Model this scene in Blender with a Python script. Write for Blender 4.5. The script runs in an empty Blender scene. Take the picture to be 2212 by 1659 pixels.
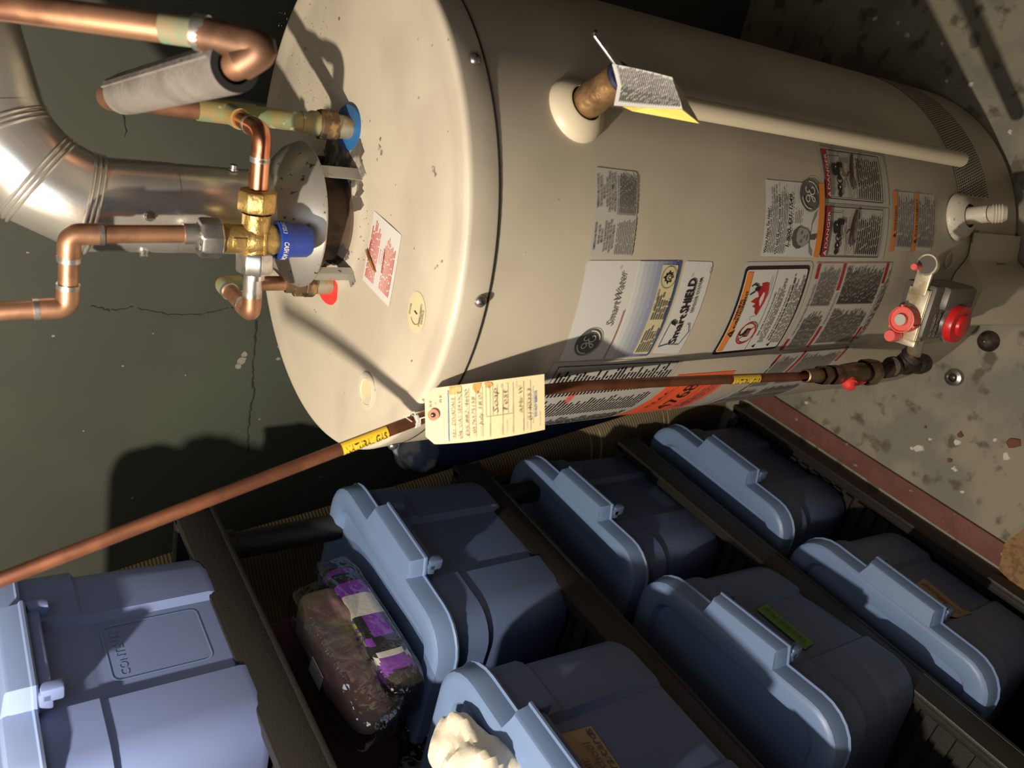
import bpy, bmesh, math, random
from mathutils import Vector as V, Matrix, noise
from mathutils.geometry import tessellate_polygon
from math import sin, cos, pi, radians, sqrt, atan2
rnd = random.Random(7)
COL = bpy.context.scene.collection
# ------------------------------------------------------------------ camera frame (metres, heater axis = world z)
R, H = 0.29, 1.0925                    # jacket radius, height of the lid seam
F, YAW, PITCH, ROLL = 1726.42, -0.25102, 0.61472, -0.08538
CAM = V((0, -0.92394, 1.52161))
_f = V((sin(YAW)*cos(PITCH), cos(YAW)*cos(PITCH), -sin(PITCH)))
_r = V((cos(YAW), -sin(YAW), 0)); _u = _r.cross(_f)
XU = _r*cos(ROLL) + _u*sin(ROLL); YU = _u*cos(ROLL) - _r*sin(ROLL)
def ray(px, py):
    return XU*((829.5-py)/F) - YU*((px-1106)/F) + _f
def at_depth(px, py, d): return CAM + ray(px, py)*d
def on_z(px, py, z):
    D = ray(px, py); return CAM + D*((z-CAM.z)/D.z)
def on_plane(px, py, p0, n):
    D = ray(px, py); return CAM + D*((V(p0)-CAM).dot(n)/D.dot(n))
def on_cyl(px, py, r):
    D = ray(px, py); a = D.x**2+D.y**2; b = 2*(CAM.x*D.x+CAM.y*D.y); c = CAM.x**2+CAM.y**2-r*r
    return CAM + D*((-b-sqrt(max(0, b*b-4*a*c)))/(2*a))
X, Y, Z = V((1,0,0)), V((0,1,0)), V((0,0,1))
def cyl(th, z, r=R): t = radians(th); return V((r*sin(t), -r*cos(t), z))
SH = radians(73); SV = V((cos(SH), sin(SH), 0)); NV = V((sin(SH), -cos(SH), 0))   # along the shelf / out of its front
def SN(s, n, z): return SV*s + NV*n + Z*z
WN = V((.237, .972, 0)).normalized(); WU = V((.972, -.237, 0)).normalized(); WD = 0.46   # back wall: into, along, distance

# ------------------------------------------------------------------ materials
def M(name, c, rough=.5, metal=0, c2=None, ns=8, lo=.45, hi=.6, c3=None, ns3=90, lo3=.66, hi3=.69, bump=0, bs=60, spec=.5, alpha=None, coat=0, emit=0):
    m = bpy.data.materials.new(name); m.use_nodes = True; nt = m.node_tree; b = nt.nodes['Principled BSDF']
    b.inputs['Roughness'].default_value = rough; b.inputs['Metallic'].default_value = metal
    b.inputs['Specular IOR Level'].default_value = spec; b.inputs['Coat Weight'].default_value = coat
    b.inputs['Base Color'].default_value = (*c, 1)
    tc = nt.nodes.new('ShaderNodeTexCoord'); last = None
    def nz(scale, det=4):
        n = nt.nodes.new('ShaderNodeTexNoise'); n.inputs['Scale'].default_value = scale; n.inputs['Detail'].default_value = det
        nt.links.new(tc.outputs['Object'], n.inputs['Vector']); return n
    def layer(prev, col, scale, l, h):
        n = nz(scale); r = nt.nodes.new('ShaderNodeMapRange'); r.inputs['From Min'].default_value = l; r.inputs['From Max'].default_value = h
        nt.links.new(n.outputs['Fac'], r.inputs['Value'])
        x = nt.nodes.new('ShaderNodeMix'); x.data_type = 'RGBA'
        if prev: nt.links.new(prev, x.inputs[6])
        else: x.inputs[6].default_value = (*c, 1)
        x.inputs[7].default_value = (*col, 1); nt.links.new(r.outputs['Result'], x.inputs[0]); return x.outputs[2]
    if c2: last = layer(last, c2, ns, lo, hi)
    if c3: last = layer(last, c3, ns3, lo3, hi3)
    if last: nt.links.new(last, b.inputs['Base Color'])
    if bump:
        n = nz(bs, 6); bp = nt.nodes.new('ShaderNodeBump'); bp.inputs['Strength'].default_value = bump; bp.inputs['Distance'].default_value = .004
        nt.links.new(n.outputs['Fac'], bp.inputs['Height']); nt.links.new(bp.outputs['Normal'], b.inputs['Normal'])
    return m
def film(name, fac=.16, tint=(.93,.93,.95), rough=.08):
    m = bpy.data.materials.new(name); m.use_nodes = True; nt = m.node_tree; nt.nodes.remove(nt.nodes['Principled BSDF'])
    o = nt.nodes['Material Output']; t = nt.nodes.new('ShaderNodeBsdfTransparent'); g = nt.nodes.new('ShaderNodeBsdfGlossy'); x = nt.nodes.new('ShaderNodeMixShader')
    t.inputs[0].default_value = (*tint, 1); g.inputs['Roughness'].default_value = rough; x.inputs[0].default_value = fac
    tc = nt.nodes.new('ShaderNodeTexCoord'); n = nt.nodes.new('ShaderNodeTexNoise'); n.inputs['Scale'].default_value = 38; n.inputs['Detail'].default_value = 3
    bp = nt.nodes.new('ShaderNodeBump'); bp.inputs['Strength'].default_value = .9; bp.inputs['Distance'].default_value = .006
    nt.links.new(tc.outputs['Object'], n.inputs['Vector']); nt.links.new(n.outputs['Fac'], bp.inputs['Height']); nt.links.new(bp.outputs['Normal'], g.inputs['Normal'])
    nt.links.new(t.outputs[0], x.inputs[1]); nt.links.new(g.outputs[0], x.inputs[2]); nt.links.new(x.outputs[0], o.inputs[0]); return m
mt = {}
mt['jacket'] = M('heater_enamel', (.56,.49,.385), .34, c2=(.50,.435,.34), ns=5, c3=(.25,.2,.15), ns3=120, lo3=.74, hi3=.76, bump=.03, bs=14)
mt['lid'] = M('lid_enamel', (.60,.53,.42), .36, c2=(.53,.46,.37), ns=7, c3=(.2,.15,.1), ns3=130, lo3=.75, hi3=.78)
mt['grime'] = M('sooty_grime', (.10,.08,.06), .8, c2=(.35,.3,.24), ns=40, lo=.5, hi=.62)
mt['scuff'] = M('brown_scuff', (.20,.15,.11), .6, c2=(.42,.36,.28), ns=200, lo=.45, hi=.55)
mt['black'] = M('black_ink', (.018,.016,.016), .6)
mt['grey_ink'] = M('grey_ink', (.14,.125,.115), .6)
mt['white'] = M('white_label', (.66,.64,.61), .4)
mt['dull'] = M('dull_label', (.50,.475,.43), .4)
mt['cream'] = M('cream_label', (.62,.545,.33), .45)
mt['red'] = M('red_ink', (.36,.018,.03), .5)
mt['orange'] = M('orange_ink', (.78,.24,.04), .5)
mt['flame'] = M('flame_red', (.45,.02,.02), .5)
mt['ltred'] = M('pale_red_ink', (.62,.15,.11), .6)
mt['fluor'] = M('fluorescent_orange', (.95,.13,.045), .5)
mt['navy'] = M('navy_ink', (.035,.055,.19), .45)
mt['gegrey'] = M('logo_grey', (.13,.125,.12), .45)
mt['skin'] = M('photo_grey', (.33,.31,.29), .5); mt['hair'] = M('photo_dark', (.10,.09,.085), .5)
mt['brown'] = M('hand_brown', (.075,.035,.03), .6)
mt['copper'] = M('old_copper', (.50,.265,.155), .46, .8, c2=(.27,.13,.08), ns=26, lo=.45, hi=.66)
mt['elbowcopper'] = M('shaded_elbow_copper', (.27,.14,.085), .5, .7, c2=(.15,.08,.05), ns=30, c3=(.5,.42,.3), ns3=40, lo3=.62, hi3=.7)  # copper browned so the elbow's shade is in its colour, plus patina specks
mt['newcopper'] = M('bright_copper', (.80,.36,.20), .26, 1, c2=(.55,.2,.11), ns=30)
mt['browncopper'] = M('brown_copper', (.27,.105,.055), .42, .6, c2=(.18,.07,.04), ns=30)
mt['patina'] = M('green_patina', (.34,.25,.10), .65, .25, c2=(.22,.27,.15), ns=45, lo=.44, hi=.58, c3=(.55,.50,.36), ns3=80, lo3=.63, hi3=.68)
mt['verdigris'] = M('verdigris', (.10,.22,.155), .7, c2=(.26,.2,.11), ns=40, lo=.4, hi=.6)
mt['solder'] = M('solder', (.62,.59,.55), .35, .9, c2=(.42,.35,.28), ns=60)
mt['brass'] = M('cast_brass', (.56,.385,.14), .40, .85, c2=(.46,.30,.10), ns=60, bump=.25, bs=260)
mt['bronze'] = M('dull_bronze', (.40,.235,.11), .45, .7, c2=(.24,.14,.07), ns=50, bump=.3, bs=180)
mt['chrome'] = M('plated_nut', (.62,.60,.58), .28, .9, c2=(.42,.4,.38), ns=50)
mt['rust'] = M('corroded_union', (.12,.075,.04), .6, .4, c2=(.32,.20,.08), ns=70, lo=.54, hi=.64, c3=(.03,.025,.02), ns3=50, lo3=.55, hi3=.62)
mt['zinc'] = M('galvanised_nipple', (.42,.39,.31), .5, .6, c2=(.42,.28,.12), ns=60)
mt['blue'] = M('blue_valve_cap', (.012,.045,.30), .38)
mt['bluering'] = M('blue_ring', (.02,.13,.33), .55, c2=(.03,.09,.2), ns=60)
mt['redring'] = M('red_ring', (.75,.045,.04), .5)
mt['duct'] = M('aluminium_duct', (.78,.74,.68), .27, .8, c2=(.66,.62,.56), ns=12, bump=.12, bs=16)
mt['hood'] = M('hood_steel', (.40,.385,.35), .42, .55, c3=(.10,.08,.06), ns3=110, lo3=.64, hi3=.68)
mt['soot'] = M('sooty_collar', (.085,.05,.03), .75, c2=(.02,.018,.016), ns=30)
mt['foam'] = M('grey_foam', (.20,.175,.155), .95, c2=(.15,.13,.115), ns=22, bump=.4, bs=200)
mt['dark'] = M('dark_void', (.012,.011,.011), .8)
mt['pvc'] = M('white_plastic_pipe', (.66,.57,.42), .42)
mt['valvewhite'] = M('white_plastic', (.60,.54,.44), .4, c3=(.3,.25,.2), ns3=150)
mt['castgrey'] = M('grey_casting', (.115,.105,.095), .45, .2)
mt['plate'] = M('plated_bracket', (.66,.58,.44), .38, .5, c2=(.42,.34,.22), ns=40)
mt['knobred'] = M('red_plastic', (.72,.055,.045), .4)
mt['knobred2'] = M('faded_red_plastic', (.78,.13,.11), .45)
mt['dialred'] = M('dial_red', (.60,.02,.02), .3)
mt['blackiron'] = M('black_iron', (.035,.028,.023), .55, .5, c2=(.10,.075,.055), ns=50)
mt['flare'] = M('tarnished_brass', (.16,.115,.07), .42, .8, c2=(.30,.22,.14), ns=40)
mt['tag'] = M('manila_card', (.82,.68,.42), .6, c2=(.80,.65,.38), ns=12)
mt['stain'] = M('tea_stain', (.60,.33,.09), .6, c2=(.75,.52,.22), ns=60)
mt['tagblue'] = M('blue_print', (.10,.22,.52), .6); mt['ltblue'] = M('faint_blue_print', (.42,.44,.50), .6)
mt['pen'] = M('pencil_grey', (.15,.11,.10), .6)
mt['eyelet'] = M('eyelet_red', (.72,.22,.14), .6)
mt['yellow'] = M('yellow_band', (.90,.60,.04), .45)
mt['wire'] = M('white_wire', (.7,.66,.6), .4)
mt['tote'] = M('blue_plastic', (.10,.148,.285), .45, c2=(.09,.135,.265), ns=6)
mt['totelid'] = M('blue_lid_plastic', (.155,.232,.415), .42, c2=(.145,.22,.395), ns=9)
mt['totemark'] = M('blue_plastic_raised', (.16,.25,.46), .45)
mt['shelf'] = M('black_shelf_plastic', (.018,.016,.015), .5, bump=.15, bs=300)
mt['shelf2'] = M('grey_shelf_plastic', (.045,.04,.036), .5, bump=.15, bs=300)
mt['masking'] = M('tan_tape', (.42,.31,.19), .7); mt['greentape'] = M('green_tape', (.12,.34,.05), .6)
mt['purple'] = M('purple_print', (.22,.05,.42), .5); mt['lime'] = M('lime_print', (.42,.62,.06), .5, c2=(.22,.05,.42), ns=120, lo=.5, hi=.52)
mt['printblack'] = M('black_print', (.02,.02,.024), .45); mt['printwhite'] = M('white_print', (.72,.68,.58), .5)
mt['pink'] = M('pink_contents', (.42,.24,.24), .6, c2=(.40,.32,.14), ns=13, lo=.4, hi=.6, c3=(.34,.30,.30), ns3=24, lo3=.5, hi3=.62)
mt['maroon'] = M('maroon_fabric', (.11,.03,.045), .7, c2=(.08,.022,.035), ns=20)
mt['clear'] = film('clear_film'); mt['smoke'] = film('dark_film', .22, (.35,.34,.35))
mt['bagwhite'] = M('white_bag', (.80,.72,.58), .5, bump=.7, bs=30)
mt['blackbag'] = M('black_bag', (.014,.013,.014), .22, bump=.6, bs=60)
mt['mat_rib'] = M('ribbed_mat', (.40,.315,.185), .9)
mt['mat_groove'] = M('mat_groove', (.115,.085,.045), .9)
mt['bluefoam'] = M('blue_foam', (.018,.045,.15), .6); mt['milky'] = M('milky_plastic', (.50,.54,.60), .3, c2=(.16,.23,.42), ns=26, lo=.45, hi=.55)
mt['wall'] = M('green_wall_paint', (.066,.078,.058), .75, c2=(.056,.058,.048), ns=3.2, lo=.38, hi=.62, bump=.35, bs=9)
mt['crack'] = M('wall_crack', (.022,.022,.018), .9); mt['chip'] = M('bare_plaster', (.28,.27,.23), .9)
mt['floor'] = M('worn_floor_paint', (.20,.19,.155), .75, c2=(.275,.25,.19), ns=7, lo=.44, hi=.56, c3=(.115,.10,.075), ns3=24, lo3=.57, hi3=.66, bump=.5, bs=40)
mt['redpaint'] = M('red_floor_paint', (.17,.065,.05), .7, c2=(.14,.055,.042), ns=30, c3=(.3,.24,.18), ns3=60, lo3=.66, hi3=.7, bump=.3, bs=60)
mt['plain'] = M('dim_plaster', (.16,.14,.115), .9)
mt['tan'] = M('tan_carpet', (.30,.18,.085), .95, c2=(.20,.115,.05), ns=120, bump=.8, bs=300)
mt['wood'] = M('wood_sliver', (.42,.20,.05), .6, c2=(.10,.04,.02), ns=40)
mt['screw'] = M('steel_screw', (.35,.33,.31), .3, .9)
mt['flakeA'] = M('white_flake', (.6,.56,.5), .8); mt['flakeB'] = M('rust_flake', (.16,.06,.035), .8); mt['rag'] = M('grey_cloth', (.34,.31,.30), .9)

# ------------------------------------------------------------------ mesh helpers
def frame(a):
    a = a.normalized(); t = X if abs(a.x) < .9 else Y
    u = a.cross(t).normalized(); return u, a.cross(u)
class MB:
    def __init__(self): self.v = []; self.f = []; self.m = []
    def add(self, vs, fs, mi=0):
        o = len(self.v); self.v += [V(p) for p in vs]
        for i, f in enumerate(fs):
            self.f.append([o+k for k in f]); self.m.append(mi if isinstance(mi, int) else mi[i])
        return self
    def bm(self, b, mi=0, mat=None):
        b.verts.index_update()
        return self.add([(mat @ v.co if mat else v.co) for v in b.verts], [[v.index for v in f.verts] for f in b.faces], mi)
    def box(self, c, size, ax=(X,Y,Z), bev=0, mi=0, seg=2):
        b = bmesh.new(); bmesh.ops.create_cube(b, size=1)
        for v in b.verts: v.co = V((v.co.x*size[0], v.co.y*size[1], v.co.z*size[2]))
        if bev: bmesh.ops.bevel(b, geom=b.edges[:], offset=bev, segments=seg, affect='EDGES', profile=.5)
        m = Matrix((ax[0], ax[1], ax[2])).transposed().to_4x4(); m.translation = V(c)
        self.bm(b, mi, m); b.free(); return self
    def tube(self, pts, r, n=16, mi=0, caps=True, closed=False, scale=None):
        pts = [V(p) for p in pts]; N = len(pts); rs = r if isinstance(r, (list, tuple)) else [r]*N
        def seg(i): return (pts[(i+1) % N]-pts[i % N]).normalized()
        u = None; rings = []
        for i in range(N):
            d0 = seg(i-1) if (i > 0 or closed) else seg(0); d1 = seg(i) if (i < N-1 or closed) else seg(N-2)
            b = (d0+d1); b = b.normalized() if b.length > 1e-6 else d1
            if u is None: u = frame(d0)[0]
            else: u = (u - d0*u.dot(d0)).normalized()
            w = d0.cross(u); ring = []
            for k in range(n):
                a = 2*pi*k/n; q = u*cos(a)+w*sin(a)
                q = q*rs[i]; q = q - d0*(q.dot(b)/max(.3, d0.dot(b)))     # mitre
                ring.append(pts[i]+q)
            rings.append(ring); u = (u - d1*u.dot(d1)).normalized()
        vs = [p for g in rings for p in g]; fs = []; ms = []
        for i in range(N if closed else N-1):
            j = (i+1) % N
            for k in range(n):
                fs.append([i*n+k, i*n+(k+1) % n, j*n+(k+1) % n, j*n+k]); ms.append(mi if isinstance(mi, int) else mi[i])
        if caps and not closed:
            fs.append(list(range(n))[::-1]); ms.append(ms[0]); fs.append([(N-1)*n+k for k in range(n)]); ms.append(ms[-2])
        return self.add(vs, fs, ms)
    def lathe(self, prof, o, axis=Z, n=32, mi=0, a0=0, a1=2*pi, u=None, hexa=0):
        o = V(o); axis = axis.normalized()
        if u is None: u, w = frame(axis)
        else: w = axis.cross(u)
        full = abs(a1-a0-2*pi) < 1e-6; cnt = n if full else n+1; vs = []
        for (r, h) in prof:
            for k in range(cnt):
                a = a0+(a1-a0)*k/n; rr = max(r, 1e-5)
                if hexa:
                    q = (a % (2*pi/hexa))-pi/hexa; rr = rr*min(1, .93/cos(q))
                vs.append(o+axis*h+(u*cos(a)+w*sin(a))*rr)
        fs = []; ms = []
        for i in range(len(prof)-1):
            for k in range(n):
                kk = (k+1) % cnt if full else k+1
                fs.append([i*cnt+k, i*cnt+kk, (i+1)*cnt+kk, (i+1)*cnt+k]); ms.append(mi if isinstance(mi, int) else mi[i])
        return self.add(vs, fs, ms)
    def grid(self, fn, nu, nv, mi=0, wu=False):
        vs = [fn(i/nu, j/nv) for j in range(nv+1) for i in range(nu+1)]
        fs = []; ms = []
        for j in range(nv):
            for i in range(nu):
                a = j*(nu+1)+i; fs.append([a, a+1, a+nu+2, a+nu+1]); ms.append(mi(i/nu+.5/nu, j/nv+.5/nv) if callable(mi) else mi)
        return self.add(vs, fs, ms)
    def prism(self, poly, o, ax, ay, az, t, mi=0):
        n = len(poly); o = V(o); vs = [o+ax*p[0]+ay*p[1] for p in poly]+[o+ax*p[0]+ay*p[1]+az*t for p in poly]
        return self.add(vs, [list(range(n))[::-1], [n+k for k in range(n)]]+[[k, (k+1) % n, n+(k+1) % n, n+k] for k in range(n)], mi)
    def build(self, name, mats, parent=None, loc=None, sharp=38, smooth=True):
        o0 = WL[parent] if parent else (V(loc) if loc is not None else V((0,0,0)))
        me = bpy.data.meshes.new(name); me.from_pydata([v-o0 for v in self.v], [], self.f)
        for x in (mats if isinstance(mats, (list, tuple)) else [mats]): me.materials.append(mt[x] if isinstance(x, str) else x)
        me.polygons.foreach_set('material_index', self.m); me.validate(); me.update()
        if smooth:
            me.shade_smooth(); me.set_sharp_from_angle(angle=radians(sharp))
        o = bpy.data.objects.new(name, me); COL.objects.link(o)
        if parent: o.parent = parent
        else: o.location = o0
        WL[o] = o0.copy(); return o
WL = {}
def tag(o, label=None, cat=None, group=None, kind=None):
    for k, v in (('label', label), ('category', cat), ('group', group), ('kind', kind)):
        if v: o[k] = v
    return o
def thing(name, label, cat, loc=(0,0,0), group=None):
    o = bpy.data.objects.new(name, None); o.empty_display_size = .05; COL.objects.link(o); o.location = V(loc); WL[o] = V(loc)
    return tag(o, label, cat, group)
def children(o): return [c for c in bpy.data.objects if c.parent == o]
def dup(o, parent=None):
    c = o.copy(); COL.objects.link(c); c.parent = parent
    for ch in children(o): dup(ch, c)
    return c
def bend(pts, r, k=7):
    pts = [V(p) for p in pts]; out = [pts[0]]
    for i in range(1, len(pts)-1):
        a, b, c = pts[i-1], pts[i], pts[i+1]; d0 = (a-b).normalized(); d1 = (c-b).normalized()
        rr = min(r, (a-b).length*.49, (c-b).length*.49); p0 = b+d0*rr; p2 = b+d1*rr
        for j in range(k+1):
            t = j/k; out.append(p0*(1-t)**2+b*2*t*(1-t)+p2*t*t)
    return out+[pts[-1]]
def ss(a, b, x):
    t = min(1, max(0, (x-a)/(b-a))); return t*t*(3-2*t)
def blob(c, ax, e=.6, amp=0, fr=20, seed=0, nu=40, nv=24):
    c = V(c)
    def sp(x, p): return math.copysign(abs(x)**p, x)
    def fn(u, v):
        a = 2*pi*u; b = pi*(v-.5); p = ax[0]*(sp(cos(b), e)*sp(cos(a), e))+ax[1]*(sp(cos(b), e)*sp(sin(a), e))+ax[2]*sp(sin(b), e)
        d = noise.noise(p*fr+V((seed*7.1, seed*3.3, 0)))+.5*noise.noise(p*fr*2.3+V((seed, 9, 4)))
        return c+p+p.normalized()*d*amp
    return fn, nu, nv

# ---- printing on surfaces
_tc = {}
def glyphs(body, bold=0, shear=0):
    k = (body, bold, shear)
    if k in _tc: return _tc[k]
    cu = bpy.data.curves.new('t', 'FONT'); cu.body = body; cu.size = 1; cu.offset = bold; cu.shear = shear; cu.resolution_u = 2; cu.fill_mode = 'FRONT'
    ob = bpy.data.objects.new('t', cu); COL.objects.link(ob); dg = bpy.context.evaluated_depsgraph_get()
    me = bpy.data.meshes.new_from_object(ob.evaluated_get(dg)); vs = [(v.co.x, v.co.y) for v in me.vertices]; fs = [list(p.vertices) for p in me.polygons]
    bpy.data.objects.remove(ob); bpy.data.curves.remove(cu); bpy.data.meshes.remove(me)
    if not vs: vs, fs = [(0,0)], []
    _tc[k] = (vs, fs); return _tc[k]
class Ink:
    """prints flat shapes on a surface map(a, b, lift) -> point"""
    def __init__(s, mp, eps=.0007, step=.012): s.mb = MB(); s.mp = mp; s.eps = eps; s.step = step
    def rect(s, p0, p1, p2=None, p3=None, mi=0, L=1, rad=0):
        """four corners tl, tr, br, bl (or tl, br)"""
        if p2 is None: p0, p1, p2, p3 = p0, (p1[0], p0[1]), p1, (p0[0], p1[1])
        wd = sqrt((p1[0]-p0[0])**2+(p1[1]-p0[1])**2); ht = sqrt((p3[0]-p0[0])**2+(p3[1]-p0[1])**2)
        n = max(1, int(wd/s.step)); us = [i/n for i in range(n+1)]
        if rad:
            us = sorted(set(us+[rad/wd*(1-cos(pi/2*k/4)) for k in range(5)]+[1-rad/wd*(1-cos(pi/2*k/4)) for k in range(5)]))
        vs = []
        for u in us:
            ins = 0
            if rad:
                d = min(u, 1-u)*wd
                if d < rad: ins = (rad-sqrt(max(0, rad*rad-(rad-d)**2)))/ht
            for v in (ins, 1-ins):
                a = [p0[k]*(1-u)*(1-v)+p1[k]*u*(1-v)+p2[k]*u*v+p3[k]*(1-u)*v for k in (0,1)]
                vs.append(s.mp(a[0], a[1], s.eps*L))
        s.mb.add(vs, [[2*i+1, 2*i+3, 2*i+2, 2*i] for i in range(len(us)-1)], mi)
    def poly(s, pts, mi=0, L=2):
        t = tessellate_polygon([[V((p[0], p[1], 0)) for p in pts]]); fs = []
        for a, b, c in t:
            A, B, C = pts[a], pts[b], pts[c]
            fs.append([a, b, c] if (B[0]-A[0])*(C[1]-A[1])-(B[1]-A[1])*(C[0]-A[0]) > 0 else [a, c, b])
        s.mb.add([s.mp(p[0], p[1], s.eps*L) for p in pts], fs, mi)
    def ell(s, c, rx, ry, mi=0, L=2, n=28, rot=0, a0=0, a1=2*pi):
        s.poly([(c[0]+rx*cos(a0+(a1-a0)*k/n)*cos(rot)-ry*sin(a0+(a1-a0)*k/n)*sin(rot), c[1]+rx*cos(a0+(a1-a0)*k/n)*sin(rot)+ry*sin(a0+(a1-a0)*k/n)*cos(rot)) for k in range(n)], mi, L)
    def stroke(s, pts, w, mi=0, L=3, closed=False):
        if closed: pts = list(pts)+[pts[0]]
        vs = []; n = len(pts)
        for i, p in enumerate(pts):
            a = pts[max(0, i-1)] if not (closed and i in (0, n-1)) else pts[-2]; b = pts[min(n-1, i+1)] if not (closed and i in (0, n-1)) else pts[1]
            dx, dy = b[0]-a[0], b[1]-a[1]; l = sqrt(dx*dx+dy*dy) or 1; nx, ny = -dy/l*w/2, dx/l*w/2
            vs += [s.mp(p[0]+nx, p[1]+ny, s.eps*L), s.mp(p[0]-nx, p[1]-ny, s.eps*L)]
        s.mb.add(vs, [[2*i+1, 2*i+3, 2*i+2, 2*i] for i in range(n-1)], mi)
    def ring(s, c, rx, ry, w, mi=0, L=3, a0=0, a1=2*pi, n=30):
        s.stroke([(c[0]+rx*cos(a0+(a1-a0)*k/n), c[1]+ry*sin(a0+(a1-a0)*k/n)) for k in range(n+1)], w, mi, L)
    def text(s, body, p0, p1, h=None, mi=0, L=3, bold=0, shear=0):
        """baseline from p0 to p1, capital height h (metres)"""
        vs, fs = glyphs(body, bold, shear); x0 = min(v[0] for v in vs); x1 = max(v[0] for v in vs); sx = 1/(x1-x0 or 1)
        dx, dy = p1[0]-p0[0], p1[1]-p0[1]; l = sqrt(dx*dx+dy*dy); ux, uy = dx/l, dy/l; sy = (h/.70) if h else l*sx
        out = []
        for v in vs:
            a = (v[0]-x0)*sx*l; b = v[1]*sy; out.append(s.mp(p0[0]+ux*a-uy*b, p0[1]+uy*a+ux*b, s.eps*L))
        s.mb.add(out, fs, mi)
    def lines(s, tl, tr, bl, n, mi=0, fill=.6, L=3, rag=.25, gap=.16, seed=0, br=None):
        """n lines of print too small to read, as word-long dashes"""
        r = random.Random(seed*31+n)
        br = br or (tr[0]+bl[0]-tl[0], tr[1]+bl[1]-tl[1])
        def P(u, v): return tuple(tl[k]*(1-u)*(1-v)+tr[k]*u*(1-v)+br[k]*u*v+bl[k]*(1-u)*v for k in (0,1))
        wd = sqrt((tr[0]-tl[0])**2+(tr[1]-tl[1])**2); hh = sqrt((bl[0]-tl[0])**2+(bl[1]-tl[1])**2)/n
        for i in range(n):
            u = 0; end = 1-r.random()*rag
            while u < end-.02:
                w = min(end-u, hh*r.uniform(1.2, 5)/wd); v0 = (i+.5-fill/2)/n; v1 = (i+.5+fill/2)/n
                k = 2 if w*wd > s.step*1.5 else 1
                for q in range(k): s.rect(P(u+w*q/k, v0), P(u+w*(q+1)/k, v0), P(u+w*(q+1)/k, v1), P(u+w*q/k, v1), mi, L)
                u += w+hh*gap*4/wd*r.uniform(.5, 1.3)
    def done(s, name, mats, parent, **k): return s.mb.build(name, mats, parent, smooth=False, **k)
def D(th, z): return (radians(th)*R, z)
def cylmap(a, b, l): return V(((R+l)*sin(a/R), -(R+l)*cos(a/R), b))
INK = ['white', 'black', 'grey_ink', 'red', 'orange', 'flame', 'navy', 'cream', 'gegrey', 'fluor', 'dull', 'skin', 'hair', 'brown', 'ltred']
WHT, BLK, GRY, RED, ORG, FLM, NVY, CRM, GEG, FLU, DUL, SKN, HAR, BRN, LRD = range(15)

def monogram(k, c, r, L=3):
    """round script-letter badge"""
    def e(x, y): return (c[0]+x*r, c[1]+y*r)
    k.ell(c, r, r, GEG, L-1, 40); k.ring(c, r*1.06, r*1.06, r*.05, GEG, L)
    w = r*.09
    k.stroke([e(.0+.88*cos(a), .88*sin(a)) for a in [radians(100+i*8) for i in range(12)]], w, WHT, L)
    k.stroke([e(.0+.88*cos(a), .88*sin(a)) for a in [radians(280+i*8) for i in range(12)]], w, WHT, L)
    g = [(-.02,.36),(-.14,.5),(-.34,.5),(-.46,.34),(-.42,.16),(-.26,.08),(-.08,.18),(.0,.36),(-.02,.14),(-.08,-.14),(-.16,-.4),(-.3,-.5),(-.42,-.42),(-.38,-.26),(-.18,-.12),(.06,.02)]
    q = [(.5,.44),(.42,.54),(.26,.52),(.14,.38),(.18,.2),(.34,.14),(.16,.1),(.04,-.08),(.06,-.32),(.22,-.46),(.42,-.42),(.54,-.26),(.5,-.12),(.4,-.16)]
    for s_ in (g, q):
        pts = bend([V((x, y, 0)) for x, y in s_], .12, 4); k.stroke([e(p.x, p.y) for p in pts], w, WHT, L+.5)

# ================================================================== setting
def plane_obj(name, fn, mats, extra=None):
    b = MB(); b.grid(fn, 1, 1)
    if extra: extra(b)
    o = b.build(name, mats, smooth=False); o['kind'] = 'structure'; return o
floor = plane_obj('floor', lambda u, v: V((-3+6*u, -3+6*v, 0)), ['floor'])
WP = WN*WD
def wall_extra(b):
    k = Ink(lambda a, c, l: WP+WU*a+Z*c-WN*l, .0012)
    def ab(px, py): p = on_plane(px, py, WP, WN); return (p.dot(WU), p.z)
    def crack(pts, w, seed):
        r = random.Random(seed); q = [ab(*p) for p in pts]; out = []
        for i in range(len(q)-1):
            for j in range(10):
                t = j/10; out.append((q[i][0]*(1-t)+q[i+1][0]*t+r.uniform(-1, 1)*.0018, q[i][1]*(1-t)+q[i+1][1]*t+r.uniform(-1, 1)*.0018))
        for i in range(len(out)-1): k.stroke([out[i], out[i+1]], w*r.uniform(.35, 1.2), 1, 1)
    crack([(196,660),(235,670),(290,662)], .0018, 1); crack([(300,667),(360,678),(430,680),(500,664)], .0014, 2)
    crack([(554,690),(545,800),(548,850),(538,900),(533,985)], .0035, 3); crack([(500,664),(552,690)], .0012, 5)
    crack([(410,105),(440,130),(530,165)], .0012, 6); crack([(275,180),(268,240),(272,300)], .002, 8)
    r = random.Random(4)
    for (px, py, s_) in [(522,778,.009),(515,790,.006),(528,765,.006),(602,748,.0035),(600,775,.004),(60,545,.002),(115,725,.003),(265,790,.002),(285,1075,.0025),(180,930,.0015),(400,810,.0015),(560,905,.002),(690,1030,.002),(330,720,.0015)]:
        c = ab(px, py); k.poly([(c[0]+s_*cos(i*.785)*r.uniform(.6, 1.1), c[1]+s_*1.2*sin(i*.785)*r.uniform(.6, 1.1)) for i in range(8)], 2, 1)
    b.add(k.mb.v, k.mb.f, k.mb.m)
plane_obj('wall_back', lambda u, v: WP+WU*(-2.2+4.6*u)+Z*(2.5*v), ['wall', 'crack', 'chip'], wall_extra)
plane_obj('wall_left', lambda u, v: NV*-1.22+SV*(-2.6+3.4*u)+Z*(2.5*v), ['wall'])
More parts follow.
